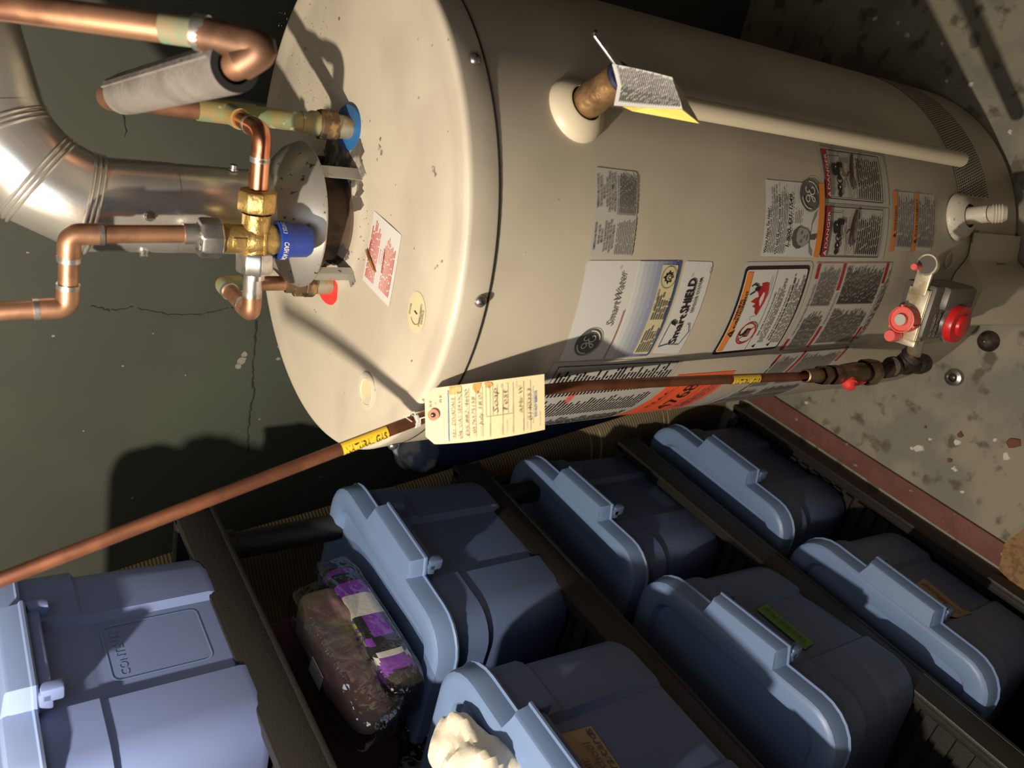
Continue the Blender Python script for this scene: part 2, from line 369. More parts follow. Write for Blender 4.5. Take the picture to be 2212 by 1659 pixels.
plane_obj('ceiling', lambda u, v: V((-3+6*u, 3-6*v, 2.5)), ['plain'])
b = MB(); b.box(SN(-.6, -.408, .004), (1.7, .044, .008), (SV, NV*-1, Z), .002)
o = b.build('trim_1', 'redpaint'); o['kind'] = 'structure'

# ================================================================== water heater
wh = thing('water_heater', 'tall beige gas water heater covered in stickers, standing on the grey floor', 'water heater')
b = MB(); b.lathe([(R-.012,0),(R-.012,.010),(R-.002,.012),(R,.016),(R,.4),(R,H-.004),(R-.003,H-.002)], (0,0,0), n=160); b.build('jacket', 'jacket', wh)
def lid_z(x, y):
    r = sqrt(x*x+y*y); z = H+.0175+.010*ss(.10, .27, r)
    return z+.0055*ss(.085, .062, sqrt((x+.012)**2+(y-.03)**2))
b = MB(); n = 144
prof = [(R-.004,H-.004),(R+.0010,H-.004),(R+.0013,H-.002),(R+.0030,H+.0245),(R+.0024,H+.0280),(R+.0006,H+.0302),(R-.0025,H+.0310),(R-.006,H+.0309),(R-.014,H+.0298)]
b.lathe(prof, (0,0,0), n=n)
rr = [R-.014-(R-.014)*i/44 for i in range(45)]
def lid_fn(u, v):
    r = rr[min(44, int(round(v*44)))]; a = 2*pi*u; x, y = r*cos(a), r*sin(a); t = ss(R-.03, R-.014, r)
    return V((x, y, lid_z(x, y)*(1-t)+(H+.0298)*t))
b.grid(lid_fn, n, 44); lid = b.build('lid', 'lid', wh, sharp=50)
tag(lid, 'pressed beige top cover of the heater')
b = MB(); b.lathe([(R-.006,H-.0062),(R+.0012,H-.0062),(R+.0012,H-.0038)], (0,0,0), n=120); b.build('lid_seam', 'dark', wh)
for th, z in ((28.96, H+.0085), (-15.84, H+.005), (-66, H+.009)):
    a = cyl(th, 0, 1); b = MB(); b.lathe([(.0062,0),(.006,.002),(.004,.0042),(.0001,.005)], cyl(th, z, R+.003), a, 18)
    for k in (0, 1):
        t = a.cross(Z); e = (t+Z*(1 if k else -1)).normalized(); b.box(cyl(th, z, R+.0078), (.006,.0012,.0006), (e, a.cross(e), a), mi=1)
    b.build('lid_screw', ['screw', 'dark'], wh)
def lid_at(px, py):
    p = on_z(px, py, H+.02)
    for _ in range(4): p = on_z(px, py, lid_z(p.x, p.y))
    return p
# plug, soot stains and chips on the lid
p = lid_at(793, 846); b = MB(); b.lathe([(.0235,-.001),(.0235,.0012),(.0165,.0014)], p, n=32); b.lathe([(.0165,.0014),(.016,.0018),(.0145,.0005),(0,.0003)], p, n=32, mi=1)
b.build('knockout_plug', ['valvewhite', 'cream'], wh)
def lidmap(a, c, l): return V((a, c, lid_z(a, c)+l))
k = Ink(lidmap, .0006); r = random.Random(3)
def splat(px, py, s_, mi, el=1.0):
    c = lid_at(px, py); s_ *= .62 if mi == 0 else 1; nn_ = 10 if mi != 2 else 22; lo_ = .4 if mi != 2 else .82; k.poly([(c.x+s_*cos(i*2*pi/nn_)*r.uniform(lo_, 1.15), c.y+s_*el*1.2*sin(i*2*pi/nn_)*r.uniform(lo_, 1.15)) for i in range(nn_)], mi, 1)
for q in [(822,300,.004),(820,318,.006),(824,330,.005),(938,368,.006),(941,378,.004),(935,362,.003),(800,262,.0025),(785,360,.003),(815,345,.003),(905,212,.0025),(935,98,.002),(733,40,.004),(968,285,.0018),(945,575,.003),(955,565,.003),(940,580,.003),(680,670,.0025),(683,674,.002),(780,512,.003),(786,520,.002),(890,780,.0025),(740,730,.0015),(855,400,.0015),(845,465,.0015),(895,537,.002),(713,765,.0015),(760,545,.0025),(775,560,.002),(745,850,.0015),(610,748,.002),(702,703,.0015),(660,105,.004),(645,90,.003),(622,80,.003),(670,8,.004)]: splat(*q, 0)
for _ in range(120):
    splat(r.uniform(600, 720), r.uniform(10, 240), r.uniform(.0006, .0016), r.choice((0, 1, 1)))
for _ in range(46): splat(r.uniform(700, 800), r.uniform(240, 620), r.uniform(.0006, .0016), r.choice((0, 0, 1)))
for q in [(750,300,.020),(760,335,.024),(735,330,.022),(765,370,.018),(740,365,.02),(765,410,.013),(768,440,.010),(745,545,.010),(715,325,.016)]: splat(*q, 2, 1.1)
o = k.done('lid_grime', ['scuff', 'dull', 'grime'], wh); o['kind'] = 'stuff'
# red warning sticker, inspection sticker
k = Ink(lidmap, .0005, .008); c4 = [lid_at(*q) for q in ((784,604),(809,455),(868,508),(841,664))]; c4 = [(p.x, p.y) for p in c4]
k.rect(*c4, mi=0)
def cw(u, v): return tuple(c4[0][i]*(1-u)*(1-v)+c4[1][i]*u*(1-v)+c4[2][i]*u*v+c4[3][i]*(1-u)*v for i in (0,1))
for (u0, u1, v0, v1, n, sd) in ((.08,.92,.06,.38,7,1),(.10,.86,.56,.93,8,2)): k.lines(cw(u0,v0), cw(u1,v0), cw(u0,v1), n, LRD, .55, seed=sd, br=cw(u1,v1), rag=.2, gap=.12)
k.text('WARNING', cw(.38,.12), cw(.6,.115), .0042, RED, 4, .01); k.text('AVERTISSEMENT', cw(.33,.62), cw(.66,.60), .0042, RED, 4, .01)
k.stroke([cw(.42,.44), cw(.6,.43), cw(.6,.5), cw(.42,.51)], .0008, LRD, 3, True)
k.done('red_print_sticker', INK, wh)
p = lid_at(900, 675); k = Ink(lidmap, .0005, .006); c = (p.x, p.y); k.ell(c, .0218, .0218, CRM, 1, 36); k.ring(c, .0125, .0125, .0008, GRY, 2, radians(120), radians(300)); 
ux = V((.956, .292)); 
def rot(a, d): return (c[0]+a*.98+d*.18, c[1]-a*.18+d*.98)
k.text('1', rot(-.0015,-.0035), rot(.0015,-.0035), .007, BLK, 3, .03, .3)
k.text('FINAL', rot(-.006,.0125), rot(.006,.0125), .0034, GRY, 3, .01); k.text('INSPECTION', rot(-.0115,-.0125), rot(.0115,-.0125), .0034, GRY, 3, .01); k.text('FINALE', rot(-.0075,-.018), rot(.0075,-.018), .0034, GRY, 3, .01)
k.done('inspection_sticker', INK, wh)
# flue collar
FC = V((-.012, .03, 0))
b = MB(); b.lathe([(.062,H+.018),(.058,H+.026),(.053,H+.028),(.053,H+.052),(.049,H+.052),(.049,H+.01)], FC, n=48); b.build('flue_collar', 'soot', wh)

# ---- stickers on the jacket (angle in degrees, height)
def par(k, th0, th1, z1, z0, n, mi, seed, dth=0, **kw): k.lines(D(th0,z1), D(th1,z1+dth), D(th0,z0), n, mi, seed=seed, **kw)
k = Ink(cylmap); k.rect(D(-6.9,.9708), D(11.1,.9690), D(11.05,.9090), D(-6.75,.9099), mi=DUL, rad=.004)
for t, a, e, z in (('TEMPERATURE PRESSURE',-5.4,.2,.9662),('RELIEF VALVE',-4.1,-.3,.9612),('-IMPORTANT-',-4.0,-.9,.9572),('FOLLOW THE MAINTENANCE',-5.6,.6,.9528),('PROCEDURES FOR RELIEF',-5.3,.3,.9491),('VALVES-AS DIRECTED IN THE',-5.9,.9,.9454),('INSTRUCTION MANUAL',-5.0,-.1,.9417)): k.text(t, D(a,z-.0012), D(e,z-.0012), .0024, BLK, 2, .012)
for t, a, e, z in (('TEMPERATURE SOUPAPE DE',3.0,9.8,.9655),('DECHARGE DE PRESSION',3.4,9.4,.9612),('-IMPORTANT-',4.8,7.8,.9572),('SUIVRE LES PROCEDURES',3.4,9.3,.9530),("D'ENTRETIEN POUR LES SOUPAPES",2.4,10.5,.9493),('DE DECHARGE COMME INDIQUE',2.8,10.2,.9456),("DANS LE MANUEL D'UTILISATION",2.5,10.4,.9419)): k.text(t, D(a,z-.0012), D(e,z-.0012), .0024, BLK, 2, .012)
par(k, -6.1, 1.2, .938, .912, 11, GRY, 3, fill=.5, rag=.15); par(k, 2.0, 10.4, .939, .912, 12, GRY, 4, fill=.6, rag=.1, gap=.08)
k.done('relief_valve_sticker', INK, wh)
k = Ink(cylmap); k.rect(D(-31.6,.9670), D(-7.6,.9723), D(-7.05,.8300), D(-31.7,.8278), mi=WHT, rad=.005)
grad = []
for i in range(9):
    g = M('label_blue_fade', tuple(.62*(1-t)+c_*t for c_, t in ((.045, (i/8)**.8), (.085, (i/8)**.8), (.26, (i/8)**.8))), .4, c3=(.42,.45,.5), ns3=220, lo3=.66, hi3=.70); grad.append(g)
def lerp(a, b_, t): return (a[0]*(1-t)+b_[0]*t, a[1]*(1-t)+b_[1]*t)
for i in range(9):
    t0, t1 = i/9, (i+1)/9; A0, A1, B0, B1 = D(-31.5,.894), D(-31.6,.8295), D(-7.4,.897), D(-7.1,.8315)
    k.rect(lerp(A0,A1,t0), lerp(B0,B1,t0), lerp(B0,B1,t1), lerp(A0,A1,t1), mi=15+i, L=2, rad=.003 if i == 8 else 0)
k.rect(D(-30.5,.8587), D(-8.0,.8611), D(-8.0,.8359), D(-30.9,.8331), mi=CRM, L=3, rad=.002)
par(k, -30.0, -22.5, .8570, .8350, 6, GRY, 5, L=4); par(k, -21.0, -13.8, .8578, .8352, 6, GRY, 6, L=4, rag=.4); k.text('VIENT     0506J08253', D(-18.5,.8560), D(-13.6,.8566), .0030, BLK, 4)
c = D(-10.8,.8480); k.ring(c, .0128, .0115, .0006, BLK, 4)
k.poly([(c[0]+x*.0098, c[1]+y*.0095) for x, y in ((0,.95),(.22,.55),(.5,.62),(.42,.3),(.85,.05),(.5,-.15),(.62,-.55),(.1,-.4),(0,-.9),(-.1,-.4),(-.62,-.55),(-.5,-.15),(-.85,.05),(-.42,.3),(-.5,.62),(-.22,.55))], BLK, 4); k.ell((c[0], c[1]), .0035, .004, CRM, 5); k.ring((c[0], c[1]), .002, .0028, .0008, BLK, 6)
monogram(k, D(-26.4,.9374), .0172, 3)
k.text('SmartWater', D(-22.3,.9125), D(-9.6,.9140), .0105, GRY, 3, 0, .28); k.text('TM', D(-9.3,.9225), D(-8.5,.9226), .002, GRY, 3)
k.stroke([D(-31.5+i*1.3,.9015+.0001*i) for i in range(11)], .0011, RED, 3)
k.done('brand_sticker', INK+grad, wh)
k = Ink(cylmap); k.rect(D(-31.0,.8238), D(-7.1,.8248), D(-7.15,.7772), D(-31.7,.7754), mi=WHT, rad=.004)
k.text('Smart', D(-28.1,.7962), D(-19.9,.7990), .0112, BLK, 3, .022); k.text('SHIELD', D(-19.6,.7985), D(-11.0,.8000), .0128, BLK, 3, .03); k.text('TM', D(-10.7,.808), D(-10.0,.808), .002, BLK)
k.text('SENSOR SYSTEM', D(-19.6,.7890), D(-11.0,.7905), .0046, BLK, 3, .012)
k.stroke([D(-22.4,.8105), D(-22.5,.8125), D(-21.6,.8190), D(-21.9,.8200), D(-28.9,.8212)], .0008, NVY, 3); k.poly([D(-22.9,.8098), D(-22.0,.8105), D(-21.3,.8170), D(-21.5,.8205), D(-22.3,.8185)], BLK, 4)
k.stroke([D(-28.9,.8212), D(-28.2,.8090), D(-28.5,.7880), D(-24.8,.7808), D(-22.6,.7862), D(-22.5,.7900)], .0012, NVY, 3); par(k, -9.8, -8.2, .7812, .7796, 1, GRY, 2, rag=.01)
k.done('sensor_sticker', INK, wh)
# flammable vapour warning
k = Ink(cylmap); k.rect(D(-33.9,.7188), D(-6.98,.7221), D(-6.2,.5800), D(-33.8,.5687), mi=DUL, rad=.009)
k.rect(D(-32.9,.7108), D(-8.0,.7170), D(-7.3,.5866), D(-32.2,.5790), mi=BLK, L=2, rad=.006); k.rect(D(-31.9,.7075), D(-8.8,.7130), D(-8.2,.5905), D(-31.3,.5830), mi=WHT, L=3, rad=.004)
k.rect(D(-31.5,.7070), D(-9.3,.7120), D(-9.25,.7012), D(-31.5,.6960), mi=ORG, L=4)
c = D(-25.9,.7012); k.poly([(c[0]-.006,c[1]-.0048),(c[0]+.006,c[1]-.0045),(c[0],c[1]+.0055)], BLK, 5); k.text('!', (c[0]-.0006,c[1]-.003), (c[0]+.0006,c[1]-.003), .005, ORG, 6)
k.text('WARNING', D(-21.9,.7050), D(-16.3,.7063), .0045, BLK, 5, .015); k.text('AVERTISSEMENT', D(-24.4,.6985), D(-14.0,.7005), .0045, BLK, 5, .015)
k.stroke([D(-31.6+i*2.3,.6505+.0004*i) for i in range(11)], .0006, BLK, 4)
c = D(-25.9,.6705)
k.poly([(c[0]+x*.0085, c[1]+y*.0085) for x, y in ((-.7,-.85),(.75,-.85),(.8,.2),(.35,.5),(.1,.55),(-.2,.85),(-.5,.7),(-.45,.3),(-.75,.1))], BLK, 4); k.rect((c[0]-.004,c[1]-.0005), (c[0]+.005,c[1]-.006), mi=GRY, L=5)
k.stroke([(c[0]-.0045,c[1]+.006),(c[0]-.002,c[1]+.0105),(c[0]+.004,c[1]+.012),(c[0]+.009,c[1]+.009)], .0016, BLK, 4)
k.ring(c, .0158, .0158, .0022, FLM, 6); k.stroke([(c[0]-.0112,c[1]+.0112),(c[0]+.0112,c[1]-.0112)], .0020, FLM, 6)
k.stroke([D(-22.2,.6745), D(-21.2,.6790), D(-20.9,.6700), D(-20.3,.6660), D(-14,.6580), D(-10.6,.6590), D(-10.2,.6620), D(-11.4,.6625), D(-15,.6610), D(-20,.6690)], .0005, GRY, 4)
k.poly([D(-20.8,.6660), D(-20.0,.6725), D(-18.6,.6755), D(-18.2,.6825), D(-17.4,.6780), D(-16.9,.6890), D(-16.0,.6830), D(-15.7,.6760), D(-14.6,.6800), D(-13.9,.6850), D(-13.6,.6770), D(-13.0,.6820), D(-12.7,.6755), D(-12.1,.6790), D(-11.8,.6700), D(-12.0,.6650), D(-14,.6615), D(-17,.6615)], FLM, 4)
c = D(-13.4,.6875); k.ell((c[0], c[1]), .0028, .0032, BLK, 6)
for p_, w in (([(-.008,.009),(-.0045,.002),(0,-.002),(.004,-.001),(.006,.006),(.003,.010)], .0024), ([(0,-.002),(-.001,-.007)], .005)): k.stroke([(c[0]+x, c[1]+y) for x, y in p_], w, BLK, 5)
for c in (D(-30.4,.6375), D(-30.2,.6075)): k.poly([(c[0]-.0032,c[1]-.0028),(c[0]+.0032,c[1]-.0027),(c[0],c[1]+.0034)], BLK, 4)
k.text('FIRE AND EXPLOSION HAZARD', D(-26.9,.6410), D(-14.4,.6435), .0030, BLK, 4, .012); k.text('Can result in serious injury or death', D(-26.9,.6365), D(-13.2,.6390), .0026, BLK, 4, .006)
par(k, -29.3, -9.6, .6350, .6230, 4, GRY, 8, .003, fill=.42, L=4); k.text("RISQUE D'INCENDIE ET D'EXPLOSION", D(-28.2,.6150), D(-12.6,.6175), .0028, BLK, 4, .01); par(k, -28.9, -9.4, .6130, .6085, 2, BLK, 9, .003, fill=.5, L=4, rag=.1); par(k, -29.6, -9.0, .6070, .5865, 7, GRY, 10, .0035, fill=.42, L=4)
k.done('fire_warning_sticker', INK, wh)
# lighting instruction stickers
def instr(name, th0, th1, lines_mi, seed, extra):
    k = Ink(cylmap); k.rect(D(th0,.5655), D(th1,.5757), D(th1+.7,.3889), D(th0+.8,.3796), mi=DUL, rad=.003); extra(k); k.done(name, INK, wh)
def ex1(k):
    for a, e, z in ((-33.0,-29.1,.5638),(-10.9,-6.9,.5665),(-32.6,-25.2,.5045),(-14.1,-6.6,.5080),(-31.9,-26.0,.3985),(-12.0,-5.9,.4010)):
        k.rect(D(a,z+.0028), D(e,z+.0036), D(e,z-.0028), D(a,z-.0036), mi=RED, L=2)
    k.stroke([D(-33.3,.5645), D(-32.6,.381)], .0006, LRD, 2); k.stroke([D(-6.7,.5745), D(-6.0,.390)], .0006, LRD, 2)
    k.text('FOR YOUR SAFETY READ BEFORE LIGHTING', D(-27.6,.5610), D(-12.4,.5635), .0036, BLK, 3, .01); k.text('OPERATING INSTRUCTIONS', D(-24.6,.5030), D(-14.8,.5050), .0032, BLK, 3, .01)
    for (a, e, z1, z0, n, sd, m_) in ((-31.9,-20.2,.5560,.5130,15,1,GRY),(-18.6,-7.4,.5590,.5150,15,2,GRY),(-31.2,-19.4,.4960,.4070,30,3,GRY),(-18.2,-7.0,.4990,.4080,30,4,BLK)): par(k, a, e, z1, z0, n, m_, sd, .002, fill=.55, rag=.2, gap=.10)
    k.text('TO TURN OFF GAS TO APPLIANCE', D(-25.2,.3970), D(-12.8,.3990), .0030, BLK, 3, .01); par(k, -30.6, -7, .3950, .3850, 3, GRY, 7, .003, fill=.5)
instr('lighting_sticker', -33.65, -6.45, GRY, 1, ex1)
def ex2(k):
    for a, e, z in ((-39.2,-34.9,.5555),(-66,-60,.553),(-44,-34.2,.4985),(-66,-58,.497),(-40,-33.4,.3935)): k.rect(D(a,z+.0025), D(e,z+.003), D(e,z-.003), D(a,z-.0035), mi=RED, L=2)
    for (a, e, z1, z0, n, sd) in ((-66,-52.5,.5470,.5060,14,1),(-50.5,-35.5,.5490,.5080,14,2),(-66,-52,.4910,.4000,30,3),(-50,-35,.4920,.4010,30,4)): par(k, a, e, z1, z0, n, GRY, sd, .002, fill=.62, rag=.15, gap=.08)
    par(k, -66, -35, .556, .551, 1, BLK, 9, .002, fill=.6)
instr('second_lighting_sticker', -67.0, -34.7, GRY, 2, ex2)
# helpline sticker
k = Ink(cylmap); k.rect(D(-5.4,.6928), D(12.78,.6934), D(13.3,.5759), D(-5.2,.5765), mi=WHT)
k.text("We're Here To Help!", D(-4.6,.6858), D(6.1,.6862), .0050, BLK, 3, .02, .15); par(k, -4.5, 12.0, .6838, .6715, 4, GRY, 3, fill=.4)
k.text('On est là pour vous aider!', D(-4.8,.6648), D(9.6,.6655), .0050, BLK, 3, .02, .15); par(k, -4.6, 12.2, .6630, .6505, 4, GRY, 5, fill=.4)
k.text('1-800-431-1549', D(-2.9,.6420), D(10.0,.6418), .0066, BLK, 3, .022, .15)
par(k, 3.0, 6.8, .636, .622, 4, GRY, 6, fill=.4, rag=.5); k.stroke([D(8,.6370), D(12.4,.6370)], .0004, GRY); k.stroke([D(8,.6290), D(12.4,.6290)], .0004, GRY)
def E(x, y): c = D(-.4,.6170); return (c[0]+x*.0205, c[1]+y*.0205)
k.poly([E(x, y) for x, y in ((-1.15,-1.35),(-.9,-.95),(-.35,-.8),(-.3,-.5),(.25,-.5),(.4,-.85),(.95,-.9),(1.5,-1.1),(1.75,-1.38))], SKN, 2)
k.poly([E(x, y) for x, y in ((-.1,-.75),(.15,-.75),(.25,-1.38),(-.1,-1.38))], HAR, 3)
k.poly([E(x, y) for x, y in ((-.62,.2),(-.6,-.2),(-.42,-.55),(-.1,-.78),(.25,-.7),(.5,-.4),(.58,0),(.62,.35),(.45,.75),(.1,.98),(-.3,.95),(-.58,.65))], SKN, 3)
k.poly([E(x, y) for x, y in ((-.66,.1),(-.7,.5),(-.5,.9),(-.05,1.12),(.4,.98),(.62,.6),(.62,.3),(.5,.55),(.2,.72),(-.25,.7),(-.5,.45),(-.56,.1))], HAR, 4)
for x, y, w in ((-.24,.16,.2),(.28,.16,.2),(.02,-.42,.34),(.03,-.12,.14)): k.stroke([E(x-w/2, y), E(x+w/2, y)], .0015, HAR, 4)
cg = D(10.2,.6045); k.ell(cg, .0195, .0215, GEG, 2, 40); mono = Ink(cylmap); monogram(k, cg, .0195, 3)
k.rect(D(-5.1,.5882), D(13.28,.5876), D(13.35,.5757), D(-5.2,.5763), mi=ORG, L=5); 
k.done('helpline_sticker', INK, wh)
# two scald danger stickers
for nm, th in (('scald_danger_sticker', -4.9), ('scald_danger_sticker', 9.95)):
    k = Ink(cylmap); W = 12.75
    k.rect(D(th-.9,.5752), D(th+W+.85,.5752), D(th+W+1.2,.4180), D(th-.6,.4170), mi=DUL, rad=.003)
    for a in ((D(th,.5708), D(th+W,.5708)), (D(th+W,.5708), D(th+W+.45,.4345)), (D(th+W+.45,.4345), D(th+.3,.4350)), (D(th+.3,.4350), D(th,.5708))): k.stroke([lerp(a[0], a[1], i/6) for i in range(7)], .0011, BLK, 3)
    k.rect(D(th,.5708), D(th+W,.5708), D(th+W+.05,.5596), D(th+.05,.5596), mi=RED, L=4)
    c = D(th+1.0,.5648); k.poly([(c[0]-.0038,c[1]-.0030),(c[0]+.0038,c[1]-.0030),(c[0],c[1]+.0042)], WHT, 5); k.text('!', (c[0]-.0004,c[1]-.002), (c[0]+.0004,c[1]-.002), .003, RED, 6)
    k.text('DANGER', D(th+2.2,.5624), D(th+11.6,.5624), .0056, WHT, 5, .012)
    k.stroke([D(th+.3,.5160), D(th+4,.5190), D(th+8.2,.5270), D(th+11.2,.5310), D(th+W+.1,.5330)], .0007, BLK, 3)
    k.stroke([D(th+11.3,.5590), D(th+11.5,.5330)], .0006, BLK, 3); k.stroke([D(th+.5,.4960), D(th+W+.1,.4985)], .0007, BLK, 3)
    k.stroke([D(th+8,.5250), D(th+3,.5150), D(th+1.1,.5110), D(th+1.2,.5070), D(th+4.6,.4980)], .0006, BLK, 3)
    def T(x, y): c = D(th+5.6,.5420); return (c[0]+x*.012, c[1]+y*.012)
    k.ell(T(-1.75,-.35), .0042, .0048, BLK, 3); k.poly([T(x, y) for x, y in ((-1.5,-.5),(-1.1,-.75),(-.75,-.6),(-.62,-.2),(-.8,.15),(-1.2,.25),(-1.5,.0))], BLK, 4); k.ell(T(-1.05,-.2), .0016, .0016, WHT, 5)
    k.ring(T(-.25,-.3), .0046, .0058, .0022, BLK, 4); k.poly([T(x, y) for x, y in ((-.25,-.62),(1.15,-.5),(1.2,-1.15),(1.75,-1.15),(1.8,-.2),(1.5,.1),(.6,.12),(-.25,.0))], BLK, 4); k.ell(T(.75,.42), .0072, .0058, BLK, 4); k.ell(T(1.1,.5), .0055, .0068, BLK, 5); k.ell(T(1.12,.42), .0012, .0012, WHT, 6)
    if th < 0: k.text('HOT', D(th+7.3,.5225), D(th+9.9,.5228), .0042, RED, 5, .008)
    else: k.text('CHAUD', D(th+6.6,.5245), D(th+10.0,.5248), .0038, ORG, 5, .008)
    def Hn(x, y): c = D(th+7.2,.5110); return (c[0]+x*.0125, c[1]+y*.0125)
    k.poly([Hn(x, y) for x, y in ((-.4,.32),(.35,.28),(1.2,-.02),(2.2,-.55),(2.2,-1.05),(1.3,-.72),(.6,-.55),(.1,-.6),(-.3,-.4),(-.55,-.05))], BRN, 5)
    for q in (((-.3,.2),(-.9,.28),(-1.5,.12)), ((-.4,.02),(-1.0,.0),(-1.75,-.2)), ((-.35,-.18),(-.9,-.28),(-1.6,-.48)), ((-.2,-.36),(-.7,-.55),(-1.3,-.75)), ((.1,.2),(-.05,.62),(-.4,.85))): k.stroke([Hn(*p_) for p_ in q], .0027, BRN, 5)
    par(k, th+.9, th+12.0, .4945, .4385, 11, BLK, int(th), fill=.42, rag=.25 if th < 0 else .06, gap=.1)
    o = k.done(nm, INK, wh); o['label'] = 'left danger sticker with HOT over a hand' if th < 0 else 'right danger sticker, partly behind the white pipe'
k = Ink(cylmap); k.rect(D(-2.9,.4063), D(14.0,.4055), D(14.4,.2892), D(-2.3,.2900), mi=DUL)
k.rect(D(-2.9,.4063), D(14.0,.4055), D(14.05,.3950), D(-2.85,.3958), mi=ORG, L=2); k.rect(D(-2.6,.3490), D(14.2,.3480), D(14.25,.3375), D(-2.55,.3383), mi=ORG, L=2)
for t, a, e, z in (('WARNING',2.9,9.9,.3985),('AVERTISSEMENT',1.6,12.5,.3408)):
    k.text(t, D(a,z), D(e,z), .0048, BLK, 3, .012); c = D(a-1.2,z+.0022); k.poly([(c[0]-.0036,c[1]-.0026),(c[0]+.0036,c[1]-.0026),(c[0],c[1]+.0036)], BLK, 3)
par(k, -1.4, 13.6, .3930, .3505, 9, GRY, 3, fill=.45); par(k, -1.2, 13.8, .3355, .2915, 9, GRY, 4, fill=.5); k.done('small_warning_sticker', INK, wh)
# long black-print sticker and fluorescent sticker on the left flank
k = Ink(cylmap); k.rect(D(-68,.9690), D(-31.8,.9728), D(-33.2,.7577), D(-69.5,.7480), mi=DUL); k.rect(D(-67.4,.9590), D(-33.2,.9625), D(-34.3,.7640), D(-68.8,.7550), mi=BLK, L=1.5); k.rect(D(-67.3,.9583), D(-33.35,.9618), D(-34.45,.7648), D(-68.7,.7558), mi=DUL, L=2)
for i in range(3):
    t0 = i*11.3; par(k, -66.9+t0, -57.2+t0, .9560+.001*i, .7640+.001*i, 34, BLK, 20+i, .001, fill=.55, rag=.35, gap=.10)
k.rect(D(-48,.915), D(-42,.916), D(-42,.905), D(-48,.904), mi=LRD, L=2.5); k.done('energy_data_sticker', INK, wh)
k = Ink(cylmap); k.rect(D(-68,.7450), D(-40.0,.7440), D(-40.4,.6270), D(-67,.6140), mi=FLU)
for a, z in ((-66,.7160), (-66,.6640), (-66,.6440)): k.stroke([D(a+i*2.4, z+.0007*i) for i in range(10)], .0006, BLK, 3)
k.text('R.E.A.C.', D(-58,.7240), D(-46.6,.7260), .0085, BLK, 3); k.text('4768', D(-61.6,.6740), D(-44.6,.6800), .0250, BLK, 3, -.005); par(k, -62, -44, .6590, .6350, 4, GRY, 4, fill=.4); k.rect(D(-65.2,.6500), D(-64.0,.6502), D(-64.0,.6440), D(-65.2,.6436), mi=WHT, L=4)
k.done('orange_service_sticker', INK, wh)
# air intake screen
b = MB(); 
def screen(u, v): return cyl(15.2+80*u, .1135+.099*v, R+.0006)
b.grid(screen, 60, 1, 0)
for j in range(14):
    for i in range(92):
        th = 15.9+i*.86+(.43 if j % 2 else 0); z = .1175+j*.0070
        if th > 95: continue
        b.add([cyl(th-.30,z-.001,R+.0012), cyl(th+.08,z-.0027,R+.0012), cyl(th+.30,z+.001,R+.0012), cyl(th-.08,z+.0027,R+.0012)], [[0,1,2,3]], 1)
b.build('air_intake_screen', ['jacket', 'dark'], wh, smooth=False)
# drain valve
a = cyl(8.6, 0, 1); b = MB(); b.lathe([(.037,0),(.037,.003),(.030,.013),(.018,.018)], cyl(8.6,.2165), a, 36); dv = b.build('drain_valve', 'valvewhite', wh)
tag(dv, 'whitish plastic drain spout with round base'); t = (a*.86+Z*-.5).normalized()
b = MB(); b.lathe([(.0135,.0),(.0135,.03),(.0125,.034)], cyl(8.6,.2165,R+.012), a, 20); q = cyl(8.6,.2120,R+.040)
b.lathe([(.0120,-.012),(.0130,0),(.0130,.006)]+[x for i in range(4) for x in ((.0150,.008+i*.004),(.0135,.010+i*.004))]+[(.0115,.026),(.009,.026),(.009,.012)], q, t, 20); b.build('spout', 'valvewhite', dv)
# burner cover at the base
b = MB()
def cover(u, v):
    th = 4.2-31*u; bul = ss(-3, -11, th)*ss(-27, -20, th); z0 = .008; zt = .172+.03*ss(-2, -10, th)-.02*ss(-16, -24, th)
    return cyl(th, z0+(zt-z0)*v, R+.006+.060*bul*(1-.25*v))
b.grid(cover, 48, 14, 0); b.grid(lambda u, v: cyl(4.2-31*u, 0, R+.002)*1+Z*(cover(u,1).z)*1+ (cover(u,1)-Z*cover(u,1).z-cyl(4.2-31*u,0,R+.002))*v, 48, 1, 0)
b.grid(lambda u, v: cover(0,u)*(1-v)+cyl(4.2, cover(0,u).z, R)*v, 8, 1, 0)
bc = b.build('burner_cover', 'jacket', wh); k = Ink(cylmap)
b = MB(); b.grid(lambda u, v: cyl(-4.6-2.8*u, .064+.034*v, R+.013+.012*ss(-3,-11,-4.6-2.8*u)), 4, 2); b.build('latch', 'plain', bc)
b = MB(); b.grid(lambda u, v: cyl(1.0+4*u, .155+.02*v, R+.004), 4, 2); b.build('cover_tab', 'castgrey', bc)
# sight glass ring
b = MB(); b.tube([cyl(-4.6+2.4*cos(i*.3927), .2290+.011*sin(i*.3927), R+.002) for i in range(16)], .0012, 8, closed=True); b.build('sight_glass', 'valvewhite', wh)
